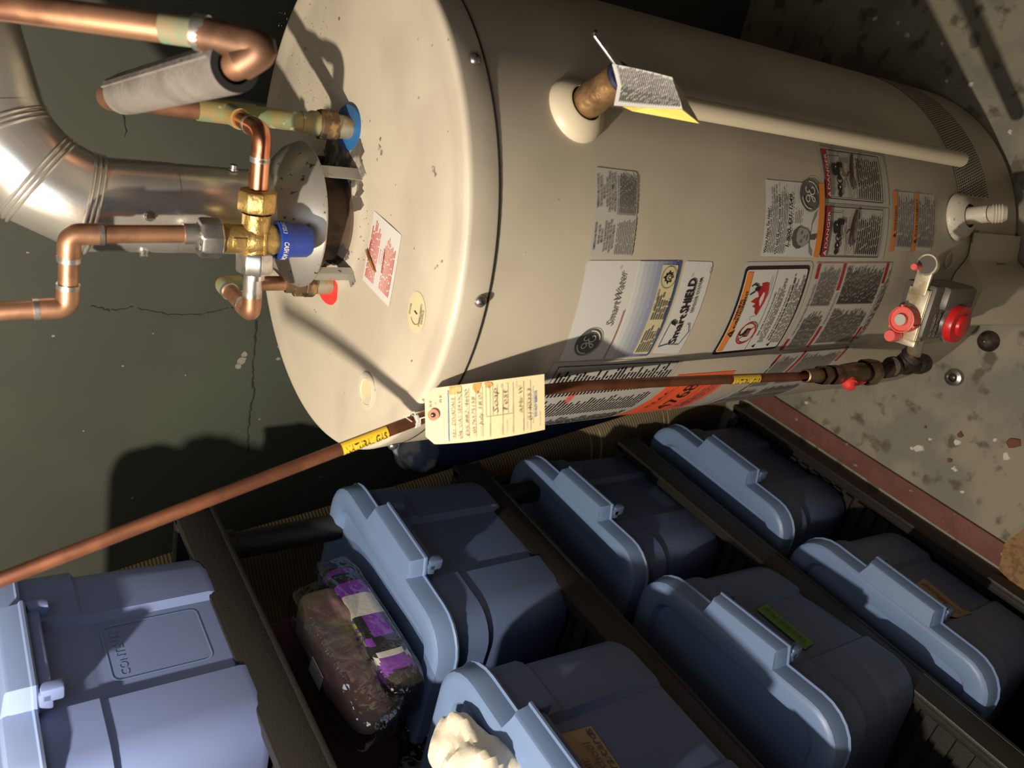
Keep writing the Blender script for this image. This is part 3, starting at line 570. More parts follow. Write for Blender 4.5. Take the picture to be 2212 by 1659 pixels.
# ---- gas control valve
gt = V((.988,-.152,0)).normalized(); gn = V((-.152,-.988,0)).normalized()
g0 = V((-.092,-.338,.345))
gv = MB().box(g0-gn*.002, (.078,.048,.108), (gt, gn*-1, Z), .006).box(g0+gt*.022+gn*.006-Z*.006, (.036,.052,.080), (gt, gn*-1, Z), .008).box(g0-gn*.034-Z*.02, (.05,.03,.05), (gt, gn*-1, Z), .004).build('gas_control_valve', 'castgrey', wh)
tag(gv, 'dark gas control block with red knobs')
b = MB(); tp = g0+Z*.0565
b.box(tp+gt*-.006, (.074,.030,.005), (gt, gn*-1, Z), .0015); b.box(tp+gt*.044+Z*.001, (.045,.022,.006), (gt, gn*-1, Z), .002); b.lathe([(.0001,-.002),(.0150,-.002),(.0150,.004),(.0001,.004)], tp+gt*.064, Z, 30)
b.box(tp+gn*.0152+Z*-.006+gt*-.006, (.074,.0015,.012), (gt, gn*-1, Z)); b.box(tp+gt*-.047+Z*-.004, (.010,.034,.012), (gt, gn*-1, Z), .002)
b.build('top_bracket', 'plate', gv)
b = MB(); b.lathe([(.0125,0),(.0125,.0008),(.0001,.0008)], tp+gt*.064+Z*.004, Z, 26, 0); b.lathe([(.0048,0),(.0048,.016),(.004,.017),(.0001,.017)], tp+gt*.059-gn*.009+Z*.003, Z, 18, 1); b.build('igniter_button', ['castgrey', 'knobred2'], gv)
kc = tp+gt*-.015-gn*.002; b = MB(); b.lathe([(.0001,.004),(.018,.004),(.0185,.012),(.0185,.022),(.0168,.0225),(.0165,.019),(.0085,.019),(.0082,.024)], kc, Z, 36, 0); b.lathe([(.0082,.024),(.0078,.0255),(.0001,.0256)], kc, Z, 30, 1)
for i in range(3):
    q = 2.2+i*2.1; b.box(kc+V((cos(q),sin(q),0))*.019+Z*.016, (.005,.004,.012), (V((cos(q),sin(q),0)), V((-sin(q),cos(q),0)), Z), .001)
kb = b.build('gas_knob', ['knobred2', 'dull'], gv)
k = Ink(lambda a_, c_, l: kc+gt*a_-gn*c_+Z*(.0195+l), .0004); k.text('PILOT', (.002,-.0125), (.014,-.0125+.004), .003, 0, 1); k.text('OFF', (-.011,-.013), (-.002,-.0148), .003, 0, 1); k.text('ON', (.008,.008), (.0125,.011), .003, 0, 1); k.done('knob_lettering', ['dull'], kb)
b = MB(); b.lathe([(.0075,0),(.0088,.004),(.0088,.020),(.0078,.022),(.0001,.0222)], tp+gt*-.041-gn*.010+Z*.003, Z, 24); b.build('pilot_button', 'knobred2', gv)
dc = g0+gn*.026+Z*-.003+gt*-.012; b = MB(); b.lathe([(.0295,0),(.0295,.005),(.0275,.0055)], dc, gn, 40, 1); b.lathe([(.0275,.004),(.0275,.013),(.0262,.0155),(.0165,.0165),(.0155,.0205),(.014,.0215),(.0001,.0215)], dc, gn, 40, 0)
dl = b.build('temperature_dial', ['dialred', 'chrome'], gv)
k = Ink(lambda a_, c_, l: dc+gt*a_+Z*c_+gn*(.0166+l), .0004); k.text('HOT', (-.0225,.006), (-.0165,.013), .0042, 0, 1); k.text('WARM', (.014,-.014), (.021,-.004), .0036, 0, 1)
for i in range(14): q = .5+i*.16; k.stroke([(.0175*cos(q), .0175*sin(q)), (.021*cos(q), .021*sin(q))], .0007, 0, 1)
k.ring((0,0), .0195, .0195, .0007, 0, 1, 2.9, 5.6)
k.done('dial_marks', ['ltred'], dl)
k = Ink(lambda a_, c_, l: g0+gt*a_+Z*c_+gn*(.0222+l), .0006)
for i, (a_, e_) in enumerate(((-.034,.0),(-.034,.006),(-.034,-.006))): k.lines((a_,.044-.011*i), (e_,.044-.011*i), (a_,.036-.011*i), 2, 0, .35, seed=i+50, rag=.1)
k.done('valve_print', ['dull'], gv)
# ---- relief valve
ra = cyl(22.3, 0, 1); rt = ra.cross(Z)*-1; rp = cyl(22.3, .9845)
b = MB(); b.lathe([(.034,-.002),(.034,.002),(.030,.008),(.021,.016),(.0185,.0165),(.0185,.004)], rp, ra, 48); rv = b.build('relief_valve', 'pvc', wh); tag(rv, 'brass relief valve with white flange and lever')
b = MB(); b.lathe([(.0135,.0),(.0155,.012),(.0165,.018),(.0172,.026),(.0158,.05),(.0150,.062),(.0158,.066)], rp, ra, 28)
ro = rp+ra*.040; b.lathe([(.0120,0),(.0128,.018),(.0118,.028),(.0130,.034),(.0130,.040)], ro, Z*-1, 22); b.build('brass_body', 'bronze', rv)
b = MB(); b.lathe([(.0001,.004),(.0085,.004),(.0125,.0025),(.0150,.002),(.0152,-.003)], rp+ra*.068, ra, 30); b.build('valve_cap', M('dark_blue_cap', (.015,.02,.06), .5, c2=(.03,.03,.09), ns=60), rv)
ld = (rt*.68+Z*.66+ra*.06).normalized(); lc = rp+ra*.073; ln = ra; lw = ld.cross(ln)
b = MB(); b.box(lc+ld*.017, (.058,.0085,.003), (ld, lw, ln), .0013, 0); b.box(lc+ld*.019-ln*.004-lw*-.0055, (.058,.006,.005), (ld, lw, ln), .002, 1); b.lathe([(.0025,.0015),(.002,.0028),(.0001,.003)], lc-ld*.004, ln, 14, 2)
b.build('test_lever', ['chrome', 'black', 'screw'], rv)

# ================================================================== discharge pipe, valve tag
p1 = ro-Z*.034; p2 = on_cyl(2076, 345, .333)
b = MB(); b.tube([p1, p1-Z*.008, p1-Z*.009, p1-Z*.017, p1-Z*.018], [.0118,.0118,.0128,.0128,.0118], 24); 
b = MB(); dp = (p2-p1).normalized(); b.tube([p1+dp*.002, p1+dp*.30, p2], .0106, 28, 0, caps=True); b.tube([p1+dp*.004, p1+dp*.012], .0112, 24, 1); b.tube([p1+dp*.014, p1+dp*.030], .0110, 24, 2); b.tube([p1+dp*.017, p1+dp*.021], .0114, 24, 1)
tag(b.build('discharge_pipe', ['pvc', 'white', 'castgrey'], loc=p2), 'long white plastic discharge pipe running down the front of the heater', 'pipe')
# printed tag folded over the valve
rows = [[(1322,138),(1328,160),(1334,185),(1326,228)], [(1365,146),(1372,172),(1378,200),(1372,231)], [(1410,156),(1418,184),(1424,210),(1420,234)], [(1452,167),(1462,196),(1470,220),(1474,236)]]
dep = [.690,.692,.694,.696]
vt = thing('valve_tag', 'white folded instruction tag with fine print hanging on the relief valve', 'tag', at_depth(1390,190,.69))
def tagpt(u, v):
    x = u*3; i = min(2, int(x)); f = x-i; y = v*3; j = min(2, int(y)); g = y-j
    P = [V((*rows[a][c_], 0)) for a, c_ in ((i,j),(i+1,j),(i+1,j+1),(i,j+1))]; q = P[0]*(1-f)*(1-g)+P[1]*f*(1-g)+P[2]*f*g+P[3]*(1-f)*g
    return at_depth(q.x, q.y, .722+.006*v-.004*u)
b = MB(); b.grid(tagpt, 12, 9, 0); b.build('front_leaf', ['white'], vt)
k = Ink(lambda a_, c_, l: tagpt(c_, a_)-_f*(l+.0006), .0004, .05); k.lines((.94,.05), (.05,.05), (.94,.97), 26, 0, .5, seed=8, rag=.08, gap=.12); k.done('leaf_print', ['grey_ink'], vt)
b = MB(); e0 = [at_depth(x_, y_, .723) for x_, y_ in ((1452,167),(1462,196),(1470,220),(1474,236))]; e1 = [at_depth(x_, y_, .738) for x_, y_ in ((1476,200),(1490,228),(1503,250),(1512,268))]
b.grid(lambda u, v: (e0[min(3, int(u*3))]).lerp(e1[min(3, int(u*3))], v), 3, 2, 0); b.build('folded_edge', ['pvc'], vt)
e2 = [at_depth(*q) for q in ((1344,230,.742),(1400,233,.742),(1472,237,.738),(1512,267,.740),(1440,248,.748),(1365,240,.748))]
b = MB(); b.add(e2, [[0,1,2,3,4,5]], 0); b.build('back_leaf', [M('tag_yellow', (.85,.62,.12), .5)], vt, smooth=False)

# ================================================================== flue: hood, pipe, elbow
fl = thing('flue_pipe', 'shiny aluminium flue pipe with elbow and grey draft hood over the heater lid', 'flue pipe', FC+Z*(H+.018))
b = MB(); b.lathe([(.086,H+.066),(.0865,H+.068),(.080,H+.082),(.058,H+.104),(.0515,H+.112),(.0515,H+.125),(.049,H+.125)], FC, n=56); b.lathe([(.0855,H+.067),(.075,H+.080),(.05,H+.100)], FC, n=56); hd = b.build('draft_hood', 'hood', fl)
for i, an in enumerate((-52, -147, 33, 122)):
    d = V((cos(radians(an)), sin(radians(an)), 0)); t = V((-d.y, d.x, 0)); q = FC+d*.083
    b = MB(); b.box(q+Z*(H+.043), (.0012,.016,.056), (d, t, Z)); b.box(q+Z*(H+.043)+t*.008-d*.004, (.008,.0012,.056), (d, t, Z)); b.box(q+Z*(H+.0185)+d*.004, (.014,.014,.0012), (d, t, Z)); b.build('hood_leg', 'hood', hd)
b = MB(); b.lathe([(.049,H+.02),(.049,H+.10)], FC, n=40); b.lathe([(.0495,H+.078),(.055,H+.066),(.0495,H+.060)], FC, n=40); b.build('inner_baffle', 'dark', hd)
zt = 1.387; b = MB(); b.tube([FC+Z*(H+.115), FC+Z*1.305, FC+Z*1.3051, FC+Z*zt], [.0485,.0485,.0490,.0490], 56, caps=False)
vp = b.build('vertical_section', 'duct', fl)
hdir = V((.96,.14,.20)).normalized()
def hd_at(d): return (Z*cos(radians(d))+hdir*sin(radians(d))).normalized()
ep = [FC+Z*zt]; ep.append(ep[0]+hd_at(30)*.050); ep.append(ep[1]+hd_at(60)*.054)
b = MB(); b.tube([ep[0]-Z*.01, ep[0], ep[1], ep[2], ep[2]+hdir*.02], .050, 56, caps=False)
def joint(b, p, d0, d1, r, off=0):
    bis = (d0+d1).normalized(); u, w = frame(d0); ring = []
    for i in range(48):
        q = (u*cos(2*pi*i/48)+w*sin(2*pi*i/48))*r; q = q-d0*(q.dot(bis)/d0.dot(bis)); ring.append(p+q+bis*off)
    b.tube(ring, .0018, 8, closed=True)
for off in (-.0045, .0, .0045):
    joint(b, ep[0], Z, hd_at(30), .0505, off); joint(b, ep[1], hd_at(30), hd_at(60), .0505, off); joint(b, ep[2], hd_at(60), hdir, .0505, off)
eb = b.build('elbow', 'duct', fl); ep.append(ep[2])
b = MB(); b.tube([ep[3]+hdir*.012, ep[3]+hdir*.45], .0492, 56, caps=False); b.build('horizontal_section', 'duct', fl)
for an, z in ((-100, 1.338), (-165, 1.338), (-88, H+.145), (-20, H+.15)):
    d = V((cos(radians(an)), sin(radians(an)), 0)); b = MB(); b.lathe([(.0055,0),(.0055,.002),(.0042,.002),(.0042,.006),(.0001,.0062)], FC+d*.0488+Z*z, d, 12); b.build('duct_screw', 'chrome', vp)

# ================================================================== water pipes
RC = .0098
PV = WN*-1; pv0 = V((-.096,.047,1.243))+PV*.090          # vertical plane of the mixing valve, parallel to the wall
def vp_(px, py): return on_plane(px, py, pv0, WN)
blue = V((.0927,-.0059,0)); redn = V((-.096,.047,0))
bzl = lid_z(blue.x, blue.y); rzl = lid_z(redn.x, redn.y)
# cold side
cs = thing('cold_water_pipe', 'old copper cold pipe with green corrosion rising from the blue ring, elbowing towards the camera', 'pipe', blue+Z*bzl)
b = MB(); b.lathe([(.0001,.003),(.026,.003),(.027,.001),(.027,-.001)], blue+Z*(bzl+.002), (Z+Y*-.15+X*-.05).normalized(), 32); b.build('blue_ring', 'bluering', cs)
b = MB(); b.lathe([(.0135,.002),(.0135,.022)], blue+Z*bzl, Z, 22, 0); b.lathe([(.0140,.020),(.0175,.021),(.0175,.040),(.0150,.042)], blue+Z*bzl, Z, 48, 1, hexa=6); b.lathe([(.0140,.042),(.0140,.050),(.0118,.054),(.0118,.062),(.0100,.063)], blue+Z*bzl, Z, 22, 2); b.build('union', ['zinc', 'rust', 'patina'], cs)
ct = blue+Z*1.368; fn = at_depth(513, 142, .585); fd = (fn-ct); fn2 = V((fn.x, fn.y, fn.z)); el = at_depth(578, 104, .578); vtop = at_depth(-60, 4, .585); vmid = at_depth(440, 72, .582)
path = bend([blue+Z*(bzl+.06), ct, fn, el, vmid, vtop], .022)
b = MB(); b.tube(path, .0105, 22, 0); b.build('copper_tube', 'copper', cs)
vd = (vtop-vmid).normalized()
b = MB(); b.tube([blue+Z*(bzl+.062), blue+Z*1.245, blue+Z*1.285], .0109, 22, 0); b.tube([blue+Z*1.225, blue+Z*1.285], .0122, 22, 0); b.build('green_corrosion', 'patina', cs)
b = MB(); b.tube(bend([fn+(el-fn)*.1, el+(vmid-el)*.02, vmid-vd*.0+vd*.004], .026), .0122, 22, 0); b.tube([vmid+vd*-.004, vmid+vd*.006], .0126, 22, 1); b.tube([vmid+vd*.006, vmid+vd*.030], .0108, 22, 2); b.build('elbow_fitting', ['elbowcopper', 'solder', 'verdigris'], cs)
b = MB(); b.tube(bend([ct-Z*.02, ct+Z*.004, ct+(fn-ct).normalized()*.03], .02), .0122, 22, 0); b.build('rear_elbow', 'copper', cs)
# foam sleeve
f0 = ct.lerp(fn, .13); f1 = ct.lerp(fn, .985); fd = (f1-f0).normalized(); fu, fw = frame(fd)
b = MB(); b.lathe([(.0125,0),(.0182,0),(.0190,.02),(.0190,(f1-f0).length-.01),(.0186,(f1-f0).length),(.0128,(f1-f0).length)], f0, fd, 48, [0,0,0,0,1]); b.lathe([(.0128,(f1-f0).length),(.0128,.0)], f0, fd, 48, 1)
side = fd.cross(Z).normalized(); sd_ = (Z*.75-side*.66).normalized(); sd_ = sd_ if True else side
for sg in (XU*.45+Z*.75,):
    q = (sg-fd*sg.dot(fd)).normalized(); tt = fd.cross(q); b.box(f0.lerp(f1,.5)+q*.0190, ((f1-f0).length*.98,.0035,.0016), (fd, tt, q), mi=1); b.box(f0.lerp(f1,.5)+q*.0190+tt*.0045, ((f1-f0).length*.98,.006,.0022), (fd, tt, q), mi=0)
tag(b.build('pipe_insulation', ['foam', 'dark'], loc=f0), 'grey foam insulation sleeve around the pipe above the blue ring', 'pipe insulation')
# cold branch to valve
A = vp_(543, 677); B_ = vp_(566, 284); bt = blue+Z*1.252
vx = (B_-A).normalized()
vc = vp_(553, 517); vup = Z
cb = thing('cold_branch_pipe', 'bright new copper branch between the corroded tee and the mixing valve top', 'pipe', bt)
rt_ = vp_(558, 402)
b = MB(); b.tube(bend([bt, B_+PV*.002, rt_], .014), .0088, 22, 0); b.build('copper_tube', 'newcopper', cb)
b = MB(); bdir = (B_-bt).normalized(); b.tube(bend([B_-bdir*.026, B_, B_+(rt_-B_).normalized()*.026], .014), .0100, 22, 0); b.build('elbow_fitting', 'newcopper', cb)
dd_ = (rt_-B_).normalized(); L_ = (rt_-B_).length
for t in (.027, L_-.030): MB().tube([B_+dd_*t, B_+dd_*(t+.004)], .0103, 22).build('solder_joint', 'solder', cb)
MB().tube([B_-bdir*.030, B_-bdir*.026], .0103, 22).build('solder_joint', 'solder', cb)
b = MB(); b.tube([bt, bt+bdir*.030], .0112, 22); b.build('tee_branch', 'patina', cb)
b = MB(); b.tube([rt_-dd_*.026, rt_+dd_*.002], .0100, 22); b.build('end_collar', 'newcopper', cb)
# mixing valve
mv = thing('mixing_valve', 'brass mixing valve with blue cap joining the copper pipes', 'valve', vc)
left = (A-B_).normalized()
pt = vp_(557, 412); pb = vp_(549, 606); ptop = vp_(437, 505)
ax = (pb-pt).normalized(); 
b = MB(); b.lathe([(.0150,.024),(.0152,.052),(.0150,.080)], pt, ax, 32); b.lathe([(.0001,-.044),(.0150,-.044),(.0150,-.012),(.0172,-.009),(.0172,.016),(.0158,.019),(.0150,.024),(.0001,.024)], vc, Z*-1, 36)
b.box(vc-WN*.0155+Z*.022, (.010,.002,.014), (ax, WN, Z), .0008); b.box(vc-WN*.0178-Z*.004, (.024,.002,.003), (ax, WN, Z), .0008)
for s_ in (-1, 1): b.lathe([(.0035,0),(.003,.0016),(.0001,.0016)], vc+ax*.026*s_-WN*.0150-Z*.003, WN*-1, 14)
b.build('valve_body', 'brass', mv)
b = MB(); b.lathe([(.0165,.0215),(.0205,.022),(.0208,.023),(.0208,.031),(.0192,.035),(.0182,.038),(.0178,.055),(.0150,.0595),(.0001,.060)], vc, Z*-1, 40); bcap = b.build('blue_cap', 'blue', mv)
def capmap(a_, c_, l): q = a_/.0208; return vc-Z*(.0217+c_)+(ax*sin(q)-WN*cos(q))*(.0208+l)
k = Ink(capmap, .0004, .01); k.text('CASH ACME', (-.004,.0022), (.023,.0022), .0052, 0, 1, .015, .2); k.text('CS/8725.3', (-.030,.0022), (-.013,.0022), .0042, 0, 1, .01, .2); k.done('cap_lettering', ['white'], bcap)
b = MB(); b.lathe([(.0105,-.002),(.0190,0),(.0205,.002),(.0205,.019),(.0190,.021),(.0150,.021)], pt, ax, 96, hexa=8); o = b.build('union_nut', 'brass', mv); o['label'] = 'brass union nut on the upper right port'
b = MB(); b.lathe([(.0152,.064),(.0190,.065),(.0205,.067),(.0205,.085),(.0185,.088),(.0110,.088)], pt, ax, 96, hexa=8); b.lathe([(.0110,.088),(.0110,.096),(.0098,.096)], pt, ax, 24); o = b.build('union_nut', 'chrome', mv); o['label'] = 'plated union nut on the lower left port'
b = MB(); b.lathe([(.0150,.036),(.0190,.037),(.0208,.039),(.0208,.056),(.0195,.059),(.0160,.060),(.0150,.057),(.0105,.056)], vc, Z, 96, hexa=8); o = b.build('union_nut', 'chrome', mv); o['label'] = 'plated union nut on the upright port'
# hot leg
hp = thing('hot_water_pipe', 'short copper hot pipe from the red ring looping up to the mixing valve', 'pipe', redn+Z*rzl)
b = MB(); b.lathe([(.0001,.004),(.026,.004),(.0275,.002),(.0275,-.001)], redn+Z*rzl, (Z+Y*-.2).normalized(), 32); b.build('red_ring', 'redring', hp)
b = MB(); b.lathe([(.0135,.002),(.0135,.026)], redn+Z*rzl, Z, 22, 0); b.lathe([(.0140,.024),(.0172,.025),(.0172,.036),(.0155,.038)], redn+Z*rzl, Z, 48, 1, hexa=8); b.lathe([(.0160,.038),(.0165,.040),(.0165,.049),(.0120,.051),(.0120,.060),(.0100,.061)], redn+Z*rzl, Z, 24, 1); b.build('union', ['zinc', 'rust'], hp)
he = redn+Z*1.247; hot_in = pt+ax*.090
A2 = A
b = MB(); b.tube(bend([redn+Z*(rzl+.058), he, A2, hot_in], .013), .0090, 22, 0); b.build('copper_tube', 'copper', hp)
hd_ = (A2-he).normalized(); 
MB().tube(bend([he-Z*.022, he, he+hd_*.022], .013), .0103, 22, 0).build('elbow_fitting', 'patina', hp); MB().tube(bend([A2-hd_*.022, A2, A2-ax*.020], .013), .0103, 22, 0).build('elbow_fitting', 'copper', hp)
for q, d_ in ((he-Z*.026, Z*-1), (he+hd_*.022, hd_), (A2-hd_*.026, hd_)): MB().tube([q, q+d_*.005], .0105, 22).build('solder_joint', 'solder', hp)
MB().tube([A2-ax*.048, A2-ax*.028, A2-ax*.027, A2-ax*.020], [.0099,.0099,.0105,.0105], 22).build('solder_joint', 'solder', hp)
# tempered water pipe (up and out to the left)
e1 = vp_(150, 506); e2 = vp_(146, 664); e3 = vp_(-70, 676); m0 = vc+Z*.066
m0 = vp_(445, 505)
wp = thing('tempered_water_pipe', 'dull copper pipe rising from the mixing valve and stepping left past the flue', 'pipe', m0)
b = MB(); b.tube(bend([m0, e1, e2, e3], .014), .0089, 22, 0); b.build('copper_tube', 'copper', wp)
da = (m0-e1).normalized(); db = (e2-e1).normalized(); dc_ = (e3-e2).normalized()
MB().tube(bend([e1+da*.024, e1, e1+db*.022], .016), .0104, 22).build('elbow_fitting', 'copper', wp); MB().tube(bend([e2-db*.020, e2, e2+dc_*.026], .014), .0104, 22).build('elbow_fitting', 'copper', wp)
for q, d_ in ((e1+da*.024, da), (e1+db*.022, db), (e2-db*.024, db), (e2+dc_*.024, dc_)): MB().tube([q, q+d_*.005], .0106, 22).build('solder_joint', 'solder', wp)
MB().tube([m0-da*.022, m0-da*.002], .0104, 22).build('solder_joint', 'solder', wp)

# ================================================================== gas line
gp_pts = [on_cyl(q[0], q[1], q[2]) for q in ((1752,812,.340),(1450,824,.326),(1200,837,.314))]
gb = at_depth(1010, 868, .838); gb2 = at_depth(905, 905, .812); gl = at_depth(-40, 1268, .625)
gpz = thing('gas_pipe', 'brown copper gas pipe bending down the left side of the heater', 'pipe', gp_pts[0])
gpath = bend([gp_pts[0], gp_pts[1], gp_pts[2], gb, gb2, gl], .06)
b = MB(); b.tube(gpath, .0062, 20, 0); b.build('copper_tube', 'browncopper', gpz)
def band(name, P0, P1, txt, o, facing):
    ax_ = (P1-P0).normalized(); L_ = (P1-P0).length; q = facing-ax_*facing.dot(ax_); q.normalize(); s_ = q.cross(ax_)
    def mp(a_, c_, l): an = c_/.0066; return P0+ax_*a_+(q*cos(an)+s_*sin(an))*(.0066+l)
    b = MB(); b.grid(lambda u, v: mp(u*L_, (-.5+v)*.0190, 0), 8, 14); w = b.build('pipe_label', 'yellow', o)
    k = Ink(mp, .0003, .05); k.text(txt, (L_*.06,-.0042), (L_*.95,-.0042), .0080, 0, 1, .012); k.done('label_lettering', ['black'], w)
tocam = -_f
gd = (gl-gb2).normalized()
def gpt(px): # point on the sloping run at picture x
    t = min(((i/400, abs((lambda d: 1106-F*(d.dot(YU)/d.dot(_f)))(gb2.lerp(gl, i/400)-CAM)-px)) for i in range(401)), key=lambda z: z[1])[0]; return gb2.lerp(gl, t)
band('a', gpt(736), gpt(834), 'NATURAL GAS', gpz, (tocam-XU*.55-YU*.35))
q0, q1 = on_cyl(1577, 819, .333), on_cyl(1636, 816, .335); band('b', q0, q1, 'NATURAL GAS', gpz, (tocam-XU*.75))
# cock, union, tee and drip leg
gs = thing('gas_shutoff_valve', 'blackened gas fittings with red shutoff handle beside the heater base', 'gas valve', on_cyl(1995,788,.345))
def along(a0, a1): A_ = on_cyl(*a0, .345); B2 = on_cyl(*a1, .345); return A_, (B2-A_).normalized(), (B2-A_).length
A_, d_, L_ = along((1738,812), (1812,809)); b = MB(); b.lathe([(.0075,0),(.0095,.001),(.0100,L_*.35),(.0105,L_*.4)], A_, d_, 24); b.lathe([(.0130,L_*.42),(.0135,L_*.45),(.0135,L_*.62),(.0115,L_*.66),(.0115,L_*.70)], A_, d_, 48, hexa=6); b.lathe([(.0138,L_*.72),(.0142,L_*.75),(.0142,L_*.95),(.0120,L_)], A_, d_, 48, hexa=6); b.build('flare_nut', 'flare', gs)
A_, d_, L_ = along((1810,809), (1885,803)); b = MB(); b.lathe([(.0125,0),(.0150,L_*.2),(.0165,L_*.5),(.0140,L_*.75),(.0130,L_*.85)], A_, d_, 28); b.lathe([(.0185,L_*.72),(.0200,L_*.76),(.0200,L_*.98),(.0180,L_*1.02),(.012,L_*1.03)], A_, d_, 60, hexa=6); vb = b.build('valve_body', 'flare', gs)
hn_ = (tocam*.6-XU*.8); hn_ = (hn_-d_*hn_.dot(d_)).normalized(); hq = A_+d_*L_*.18+hn_*.012; hs = d_.cross(hn_)
b = MB(); b.lathe([(.0105,0),(.0105,.006),(.0085,.007),(.0060,.013),(.0001,.014)], hq, (hn_*.75+d_*-.3).normalized(), 28); b.box(hq+d_*.022+hn_*.004, (.030,.010,.006), (d_, hs, hn_), .0025); b.build('red_handle', 'knobred', gs)
A_, d_, L_ = along((1885,803), (1930,797)); b = MB(); b.lathe([(.0110,0),(.0110,L_*.5),(.0125,L_*.55),(.0125,L_)], A_, d_, 24); b.build('iron_nipple', 'blackiron', gs)
tcn = on_cyl(1943, 790, .345); b = MB(); b.lathe([(.0001,-.024),(.0150,-.024),(.0155,-.018),(.0135,-.014),(.0135,.014),(.0155,.018),(.0150,.024),(.0001,.024)], tcn, Z, 28); tb = (g0+Z*.03-gt*.05-tcn); tb.z = 0; tb.normalize(); b.lathe([(.0135,.0),(.0135,.018),(.0160,.021),(.0160,.032),(.0100,.033)], tcn, tb, 28)
b.build('tee', 'blackiron', gs)
b = MB(); b.tube([tcn-Z*.022, tcn-Z*.050], .0115, 24); b.lathe([(.0120,0),(.0160,.004),(.0168,.014),(.0150,.026),(.010,.030),(.0001,.031)], tcn-Z*.045, Z*-1, 28); b.build('drip_leg', 'blackiron', gs)
b = MB(); b.tube([tcn+tb*.028, g0+Z*.022-gt*.036], .0105, 24); b.build('feed_nipple', 'zinc', gs)
# ---- inspection tag
tagc_ = [(914,854,.772),(935,839,.770),(1176,808,.752),(1177,928,.748),(943,959,.764),(920,941,.768)]
it = thing('inspection_tag', 'cream paper gas test tag with handwriting tied to the gas pipe', 'tag', at_depth(1040,880,.76))
def tpt(u, v, l=0):        # u along the tag from the hole end, v across (0 = right edge as hung)
    top = (917+u*259, 841-u*33+ (0 if u > 0 else 0)); bot = (920+u*257, 961-u*33+sin(u*pi)*6)
    px, py = top[0]*(1-v)+bot[0]*v, top[1]*(1-v)+bot[1]*v
    return at_depth(px, py, .798+.008*u-.004*v-.006*sin(u*pi)-l)
b = MB()
def tagsurf(u, v):
    ins = max(0, .075-u)/.075*.15; return tpt(u, ins+(1-2*ins)*v)
b.grid(tagsurf, 28, 10, 0); b.build('card', 'tag', it)
TM = lambda a_, c_, l: tpt(1-c_, 1-a_, l)
k = Ink(TM, .0006, .2)      # a: left-right 0..1, c: bottom-top 0..1
pens = [('RE', .66,.955,.80,.005),('of',.70,.905,.76,.0035),('RE',.74,.875,.86,.005)]
SC = .115
def tx(body, a0, a1, c_, hh, mi, bold=0, shear=0, dc=0):
    vs, fs = glyphs(body, bold, shear); x0 = min(v[0] for v in vs); x1 = max(v[0] for v in vs); out = []
    for v in vs:
        t = (v[0]-x0)/(x1-x0); out.append(TM(a0+(a1-a0)*t, c_+dc*t+v[1]/.7*hh, .0012))
    k.mb.add(out, fs, mi)
for t, a0, a1, c_ in (('RE',.66,.80,.945),('of',.69,.75,.905),('RE',.72,.88,.862)): tx(t, a0, a1, c_, .022, 2, -.008, .2)
for t, a0, a1, c_ in (('Ontario Gas Utilization',.08,.56,.845),('Regulation Pressure Test',.08,.58,.815)): tx(t, a0, a1, c_, .014, 1)
def bar(a0, a1, c0, c1, mi): k.mb.add([TM(a0,c0,.0008), TM(a1,c0,.0008), TM(a1,c1,.0008), TM(a0,c1,.0008)], [[0,1,2,3]], mi)
bar(.03, .93, .803, .809, 0)
for i, c_ in enumerate((.748,.692,.632,.575,.520)): bar(.06, .93, c_, c_+.0025, 3)
for a0, a1, c_ in ((.04,.93,.455),(.40,.93,.432),(.40,.93,.490),(.04,.93,.350),(.40,.93,.395),(.04,.93,.262),(.40,.93,.305),(.04,.93,.175),(.04,.93,.118)): bar(a0, a1, c_, c_+.0025, 3)
bar(.39, .395, .262, .49, 3)
for t, a0, a1, c_ in (('Address',.06,.16,.765),('Contractor',.06,.20,.708),('Contractor license',.06,.30,.650),('Certificate',.06,.2,.592),('Date of test',.06,.24,.535),('Test pressure',.06,.26,.462),('Test time',.06,.2,.362),('Total pipe length',.06,.28,.318),('Pipe size',.06,.18,.270),('Fitters name',.06,.26,.182),('Certificate number and classification',.06,.56,.148),('Attach to gas pipe at entry point of building',.14,.80,.098),('kPa',.86,.92,.462),('Min.',.86,.92,.362),('m',.9,.93,.318),('N.P.S.',.42,.52,.268),('inches',.82,.93,.235)): tx(t, a0, a1, c_, .011, 1)
tx('DO NOT REMOVE', .26, .72, .070, .018, 0, .025); tx('NG-01 REV. 00/07', .08, .34, .040, .010, 1)
for t, a0, a1, c_, dc in (('151  DIVADALE',.10,.80,.752,.004),('OIL GAS SERVICE',.06,.90,.697,.006),('DS.882-4600',.10,.90,.637,.006),('0576575158',.14,.76,.580,.006),('July 18.07',.24,.86,.522,.01),('Soap',.44,.86,.392,.006),('Test',.44,.82,.312,.006),('AMir W',.36,.86,.185,.006),('0140353',.22,.78,.108,.01)): tx(t, a0, a1, c_, .030 if t not in ('Soap', 'Test') else .042, 2, -.012, .25, dc)
for cs_ in ([(.93,.79),(.86,.82),(.84,.76),(.86,.70),(.93,.69),(.985,.70),(.985,.80)], [(.98,.60),(.9,.60),(.80,.565),(.84,.55),(.9,.535),(.985,.525)], [(.98,.505),(.9,.49),(.88,.455),(.93,.43),(.97,.44),(.985,.47)]): k.mb.add([TM(a_,c_,.0007) for a_, c_ in cs_], [list(range(len(cs_)))], 4)
k.done('card_lettering', ['tagblue', 'ltblue', 'pen', 'grey_ink', 'stain'], it)
